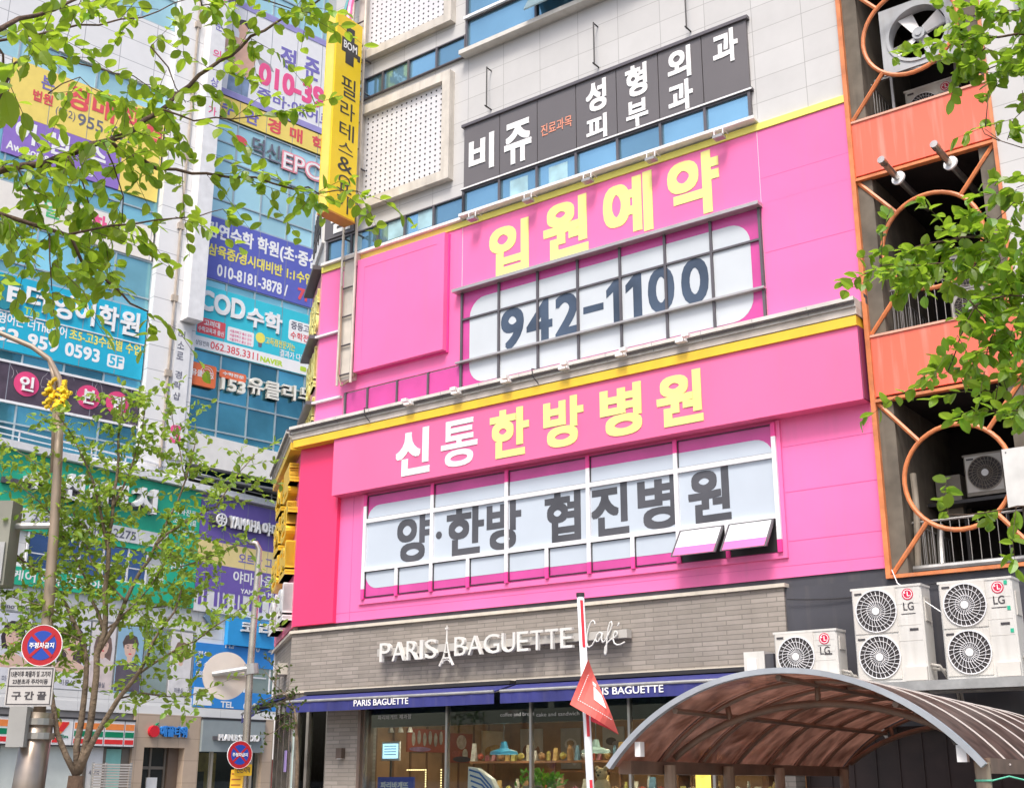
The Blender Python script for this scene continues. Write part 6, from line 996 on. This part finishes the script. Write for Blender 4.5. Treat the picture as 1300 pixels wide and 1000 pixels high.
c = at(302, 992, YM-.3); o = thing('tow_banner', 'narrow yellow notice wrapped on the slim pole', 'notice', W0, (c.x, -c.y, c.z-.3)); m = MB(W0); m.hull([(c.x-.1, -c.y+.1, c.z-.5), (c.x+.08, -c.y+.1, c.z-.5), (c.x+.08, -c.y+.12, c.z-.5), (c.x-.1, -c.y+.12, c.z-.5)], [(c.x-.08, -c.y+.1, c.z+.17), (c.x+.11, -c.y+.1, c.z+.17), (c.x+.11, -c.y+.12, c.z+.17), (c.x-.08, -c.y+.12, c.z+.17)]); m.obj('sheet', mat('notice_yellow', (.8, .48, .03), .5, var=.1), o); m = MB(W0)
for k in range(5): m.box(c.x-.07, c.x+.07, -c.y+.12, -c.y+.123, c.z+.1-k*.08, c.z+.12-k*.08)
m.obj('text_line', mat('notice_print', (.4, .12, .02), .5), o)

# ================================================================== TREES
def leaf(m, p, d, up, L, Wd, mi=0):
    d = d.normalized(); s_ = d.cross(up); s_ = s_.normalized() if s_.length > 1e-4 else d.orthogonal().normalized(); n = s_.cross(d); f = .3*Wd
    V = lambda q: (q.x, -q.y, q.z); i = len(m.v); sec = ((.14, .3), (.38, .49), (.64, .46), (.86, .26)); cv_ = RND.uniform(-.25, .1)
    m.v.append(V(p))
    for t, w in sec:
        c = p+d*L*t+n*(cv_*L*t*t); m.v += [V(c-s_*Wd*w+n*f*w), V(c), V(c+s_*Wd*w+n*f*w)]
    m.v.append(V(p+d*L+n*cv_*L)); T = i+13
    m.p += [(i, i+2, i+1), (i, i+3, i+2)]
    for k in range(3): q = i+1+3*k; m.p += [(q, q+1, q+4, q+3), (q+1, q+2, q+5, q+4)]
    m.p += [(i+10, i+11, T), (i+11, i+12, T)]; m.m += [mi]*10
def rv(): return Vector((RND.gauss(0, 1), RND.gauss(0, 1), RND.gauss(0, 1)))
V2 = lambda q: (q.x, -q.y, q.z)
def path3(pix, Y0, Y1): k = len(pix)-1; return [at(x, y, Y0+(Y1-Y0)*i/k) for i, (x, y) in enumerate(pix)]
def resample(p, step):
    out = [p[0]]
    for a, b in zip(p, p[1:]):
        l = (b-a).length; n = max(1, int(l/step)); out += [a+(b-a)*(i/n) for i in range(1, n+1)]
    return out
def wob(p, s_): return [p[0]]+[q+rv()*s_ for q in p[1:]]
def twigs(mb, ml, path, step, tl, L, per, droop, spread, r=.0035, skip=0):
    pts = resample(path, step)
    for i, p in enumerate(pts):
        if i < skip*len(pts): continue
        d0 = (pts[min(i+1, len(pts)-1)]-pts[max(i-1, 0)]).normalized()
        dr = (d0*.5+rv()*spread); dr.z = dr.z*.7-droop; dr.normalize(); ln = tl*RND.uniform(.5, 1.25); q = [p, p+dr*ln*.5+rv()*.01, p+dr*ln+Vector((0, 0, -droop*ln*.5))]
        mb.tube([V2(x) for x in q], [r, r*.8, r*.5], 4)
        for k in range(per):
            t = (k+.7)/per; c = q[0]+(q[1]-q[0])*min(1, 2*t) if t < .5 else q[1]+(q[2]-q[1])*(2*t-1)
            ld = dr*.6+rv()*.75; ld.z -= droop*1.2; leaf(ml, c, ld, Vector((0, 0, 1))+rv()*.45, L*RND.uniform(.65, 1.2), L*RND.uniform(.5, .72))
LEAF1 = leafmat('broad_leaf', (.155, .27, .02), (.46, .64, .04)); LEAF2 = leafmat('small_leaf', (.16, .26, .035), (.44, .62, .07), .025); LEAF3 = leafmat('glossy_leaf', (.13, .235, .022), (.38, .58, .04))
# near tree on the left, trunk outside the frame
LB = [([(-60, 236), (0, 214), (53, 209), (95, 195), (138, 177), (170, 166), (212, 134), (265, 88), (318, 50), (368, 19), (412, -4)], 4.0, 4.7, .02),
      ([(138, 177), (156, 193), (198, 212), (262, 223), (318, 230), (370, 238), (407, 242), (452, 243)], 4.2, 4.8, .011),
      ([(-60, 250), (0, 272), (42, 288), (85, 299), (106, 333), (122, 343), (150, 366), (186, 398)], 3.9, 4.3, .014),
      ([(85, 299), (141, 288), (195, 280), (248, 272), (282, 266)], 4.1, 4.4, .007), ([(-60, 60), (0, 35), (46, 20), (85, 8), (120, -10)], 3.4, 3.8, .016), ([(-40, 55), (50, 46), (100, 34), (150, 27), (200, 13), (240, -4)], 3.8, 4.2, .008), ([(40, 68), (80, 72), (125, 88), (165, 97), (200, 112)], 3.9, 4.3, .006), ([(206, 140), (252, 153), (294, 152), (345, 145), (378, 146)], 4.3, 4.6, .006),
      ([(85, 199), (100, 226), (112, 262), (118, 282)], 4.1, 4.2, .005), ([(130, 182), (146, 212), (156, 250), (152, 285)], 4.1, 4.3, .005), ([(20, 212), (36, 240), (50, 262)], 4.0, 4.1, .005), ([(62, 298), (67, 335), (66, 372)], 4.0, 4.05, .005), ([(-30, 20), (0, 70), (12, 110)], 3.0, 3.1, .008), ([(250, -15), (255, 10), (300, -5)], 4.3, 4.4, .006), ([(300, -12), (345, 8), (392, 18)], 4.4, 4.6, .006), ([(190, 60), (210, 90), (236, 130)], 4.4, 4.5, .005), ([(60, 120), (100, 100), (150, 130), (170, 165)], 4.5, 4.6, .004)]
tr = thing('street_tree', 'leafy street tree leaning in from the upper left, its trunk outside the photo', 'tree', W0, (-3.4, -3.6, 0)); mb = MB(W0); ml = MB(W0)
trunk_top = at(-60, 240, 4.0); m = MB(W0); m.tube([(-3.4, -3.6, 0), (-3.37, -3.65, 1.2), (-3.2, -3.7, 2.2), V2(trunk_top+Vector((-.25, 0, -.15)))], [.13, .11, .09, .05], 12); m.tube([(-3.2, -3.7, 2.2), (-3.0, -3.6, 3.0), V2(at(-60, 60, 3.4))], [.08, .05, .03], 10); m.tube([V2(trunk_top+Vector((-.25, 0, -.15))), V2(trunk_top)], [.05, .025], 8); m.tube([(-3.25, -3.68, 2.0), V2(at(-60, 250, 3.9))], [.06, .02], 8); m.obj('trunk', BARKD, tr, smooth=True)
for i, (px, y0, y1, r) in enumerate(LB):
    p = path3(px, y0, y1); q = resample(p, .06); q = wob(q, .006); n = len(q); mb.tube([V2(x) for x in q], [r*.72*(1-.75*k/n) for k in range(n)], 7)
    twigs(mb, ml, p, .078, .26, .06, 9, .28, .8, .0014, 0)
    if i in (2, 8, 9, 11, 10): twigs(mb, ml, p, .1, .24, .06, 8, .5, .8, .0014)
    if i in (0, 1): twigs(mb, ml, p, .14, .32, .06, 9, .3, .9, .0014)
twigs(mb, ml, path3([(-20, 90), (20, 80), (10, 100)], 2.6, 2.7), .1, .12, .085, 3, .4, .6)
mb.obj('branch', BARKD, tr, smooth=True); ml.obj('crown', LEAF1, tr)
# near tree on the right
RB = [([(1340, 40), (1290, 45), (1245, 48), (1200, 52)], 5.0, 5.2, .014), ([(1340, 100), (1290, 75), (1250, 90), (1215, 105)], 5.0, 5.3, .008), ([(1340, 335), (1290, 320), (1240, 298), (1190, 305), (1140, 320)], 4.8, 5.3, .012), ([(1340, 350), (1280, 345), (1220, 330), (1160, 335), (1118, 338)], 4.9, 5.2, .007), ([(1340, 375), (1285, 372), (1240, 385), (1215, 425), (1205, 470)], 4.8, 5.1, .008), ([(1340, 420), (1295, 430), (1270, 470), (1262, 520)], 4.8, 5.0, .007), ([(1340, 640), (1290, 642), (1250, 648), (1205, 655)], 4.8, 5.1, .007), ([(1330, 250), (1290, 258), (1262, 280)], 4.7, 4.9, .006), ([(1340, 5), (1290, 12), (1235, 20)], 5.0, 5.2, .006), ([(1340, 190), (1300, 185), (1268, 178), (1250, 160)], 5.0, 5.1, .006), ([(1345, 480), (1310, 490), (1290, 520)], 4.7, 4.8, .006), ([(1230, 380), (1260, 420), (1250, 470)], 4.9, 5.0, .004), ([(1330, 300), (1310, 350), (1300, 400)], 4.7, 4.7, .006), ([(1250, 60), (1235, 75), (1215, 68)], 5.1, 5.2, .004), ([(1340, 140), (1308, 130), (1285, 150), (1278, 175)], 5.0, 5.1, .005), ([(1345, 215), (1315, 225), (1290, 240)], 4.9, 5.0, .005)]
tr = thing('street_tree', 'glossy leaved street tree reaching in from the right edge of the photo', 'tree', W0, (3.9, -4.9, 0)); mb = MB(W0); ml = MB(W0); m = MB(W0); m.tube([(3.9, -4.9, 0), (3.87, -4.9, 1.5), (3.78, -4.88, 2.6), (3.7, -4.86, 3.6), (3.62, -4.85, 4.4)], [.12, .1, .08, .05, .025], 12); m.obj('trunk', BARK, tr, smooth=True)
for i, (px, y0, y1, r) in enumerate(RB):
    p = path3(px, y0, y1)
    if i not in (11, 13): p = [Vector((3.72, 4.87, max(1.6, p[0].z-.35)))]+p
    q = wob(resample(p, .06), .006); n = len(q); mb.tube([V2(x) for x in q], [r*(1-.7*k/n) for k in range(n)], 7); p = path3(px, y0, y1)
    den = .06 if i in (2, 3, 4, 5) else .075
    if i != 9: twigs(mb, ml, p, den, .24, .068, 13, .2, .8, .0016)
    if i in (2, 3, 4): twigs(mb, ml, p, .07, .34, .068, 13, .3, .9, .0016)
    if i in (0, 1, 5, 8, 13, 12, 7): twigs(mb, ml, p, .085, .26, .068, 12, .2, .9, .0016)
    if i == 9: twigs(mb, MB(W0), p, .07, .22, .01, 1, -.1, .9, .003)
mb.obj('branch', BARKD, tr, smooth=True); ml.obj('crown', LEAF3, tr)
# young multi stemmed tree on the pavement
YT = 10.5; base = at(95, 1000, YT); tr = thing('young_tree', 'young multi stemmed tree with small yellow green leaves before the store', 'tree', W0, (base.x, -YT, 0)); m = MB(W0)
fork = at(97, 985, YT); m.tube([(base.x, -YT, 0), (base.x, -YT, 1.2), V2(fork)], [.1, .08, .06], 12); m.obj('trunk', BARKD, tr, smooth=True)
ST = [([(97, 985), (85, 961), (73, 929), (67, 900), (66, 868), (64, 820), (66, 780)], -.15, .034), ([(98, 985), (96, 947), (106, 894), (110, 844), (107, 816), (94, 791), (71, 742), (39, 720), (12, 700)], .1, .036), ([(99, 982), (117, 915), (120, 858), (124, 830), (131, 802), (134, 752), (137, 699), (142, 646), (148, 605), (152, 560), (156, 505)], .0, .04), ([(101, 980), (113, 950), (134, 915), (152, 887), (177, 855), (200, 800), (219, 775), (232, 745)], -.1, .034), ([(124, 830), (149, 788), (159, 763), (180, 725), (198, 692), (214, 660), (236, 610), (250, 565)], .15, .026), ([(177, 855), (210, 832), (250, 812), (292, 782), (318, 760)], -.2, .014), ([(131, 802), (112, 740), (85, 690), (55, 640), (20, 615)], .3, .018), ([(137, 699), (127, 640), (110, 590), (86, 545), (70, 520)], -.3, .02), ([(142, 646), (165, 600), (180, 555), (186, 500)], .2, .014), ([(198, 692), (235, 665), (275, 640), (305, 600), (322, 578)], .0, .015), ([(198, 692), (230, 720), (268, 705), (310, 690)], .2, .012), ([(107, 816), (70, 800), (30, 790), (5, 800)], -.2, .012), ([(152, 887), (180, 880), (215, 885), (255, 880)], .1, .01), ([(131, 802), (170, 775), (210, 770), (260, 745)], .3, .012), ([(137, 699), (100, 660), (50, 590), (15, 570)], .1, .012), ([(159, 763), (120, 720), (95, 660), (80, 640)], .25, .012), ([(236, 610), (225, 560), (215, 520)], .1, .008), ([(66, 868), (60, 830), (40, 815), (15, 830)], 0, .008), ([(149, 788), (190, 745), (205, 720), (225, 690)], -.2, .01), ([(94, 791), (60, 770), (20, 760), (0, 750)], .1, .01)]
mb = MB(W0); ml = MB(W0)
for i, (px, dy, r) in enumerate(ST):
    k = len(px)-1; p = [at(x, y, YT+dy*(j/k)) for j, (x, y) in enumerate(px)]; q = wob(resample(p, .12), .008); n = len(q); mb.tube([V2(x) for x in q], [max(.003, r*.82*(1-.82*j/n)) for j in range(n)], 7)
    sk = .45 if i in (0, 2, 3) else (.35 if i in (1, 4) else .1)
    twigs(mb, ml, p, .058, .42, .064, 12, .05, 1.0, .0016, sk)
    twigs(mb, ml, p, .115, .3, .064, 11, .0, 1.0, .0016, sk)
mb.obj('branch', BARK, tr, smooth=True); ml.obj('crown', LEAF2, tr)
# slender tree by the corner
YS = 21.0; base = at(379, 1000, YS); tr = thing('slender_tree', 'slender small tree with thin foliage beside the corner door', 'tree', W0, (base.x, -YS, 0)); mb = MB(W0); ml = MB(W0); m = MB(W0); m.tube([(base.x, -YS, 0), V2(at(378, 960, YS)), V2(at(376, 915, YS)), V2(at(374, 900, YS))], [.04, .03, .022, .014], 8); m.obj('trunk', BARK, tr, smooth=True)
for px in ([(376, 925), (362, 918), (350, 928), (338, 934)], [(376, 915), (365, 905), (352, 915)], [(374, 900), (360, 892), (345, 898), (330, 890)], [(374, 900), (362, 880), (350, 870), (335, 850)], [(362, 880), (345, 885), (325, 893)], [(350, 870), (352, 850), (340, 838)]):
    p = path3(px, YS, YS+.4); mb.tube([V2(x) for x in p], [.01-.002*j for j in range(len(p))], 5); twigs(mb, ml, p, .09, .26, .07, 6, .1, 1)
mb.obj('branch', BARK, tr, smooth=True); ml.obj('crown', leafmat('dark_small_leaf', (.05, .1, .02), (.12, .2, .02)), tr)

for a in POTS: pot(*a)
# seams on the pink cladding, pipework of the air conditioners
m = MB(A)
for z in (4.98, 5.72, 6.42): m.box(10.43, 11.9, -.06, -.057, z, z+.008)
for u in (1.45,): m.box(u, u+.008, -.06, -.057, 4.45, 6.85)
m.box(1.11, 11.9, -.06, -.057, 4.62, 4.626); m.obj('cladding_seam', mat('seam_pink', (.66, .10, .31), .6), hb)
m = MB(A)
for u in (2.6, 4.16, 7.2, 10.37): pass
for z in (9.6, 10.9): m.box(10.4, 11.9, .0235, .0262, z, z+.007)
m.obj('cladding_seam', MC['seam_pink'], hb)
PIPE = mat('pipe_wrap', (.42, .4, .37), .7, var=.2, streak=.2)
for k, (uu, zt) in enumerate(ACP):
    for j in range(2):
        m = MB(A); m.tube([(uu-.02, N_-.1-j*.07, zt-j*.05), (uu+.09+.04*j, N_-.1-j*.07, zt-.02-j*.05), (uu+.13+.04*j, N_-.2-j*.07, zt-.14), (uu+.12+.05*j, .15, ZSH-.05), (uu+.1+.05*j, .03, ZSH-.35), (uu+.3, .03, ZSH-.7)], .02, 7)
        tag(m.obj('refrigerant_pipe', PIPE, smooth=True), '%s wrapped pipe leaving the side of the %s' % (('upper', 'lower')[j], ('tall air conditioner left of the two', 'tall air conditioner with green stickers', 'low single fan air conditioner')[k]), 'pipe', 'refrigerant pipes of the air conditioners')
m = MB(A); pts = [(u, .03+.02*math.sin(u*2), 4.12-.05*math.sin((u-10.4)*1.9)) for u in [10.4+i*.3 for i in range(13)]]; m.tube(pts, .01, 5); tag(m.obj('cable', DK), 'thin black cable sagging along the charcoal wall behind the air conditioners', 'cable')
for i, (u, l) in enumerate(((2.0, 'black power lead dangling over the ledge near the corner'), (6.0, 'black power lead dangling over the ledge by the third phone digit'))): m = MB(A); m.tube([(u, .06, 8.5), (u+.03, .35, 8.45), (u+.06, .36, 8.3), (u+.12, .27, 8.17)], .01, 5); tag(m.obj('cable', DK), l, 'cable')
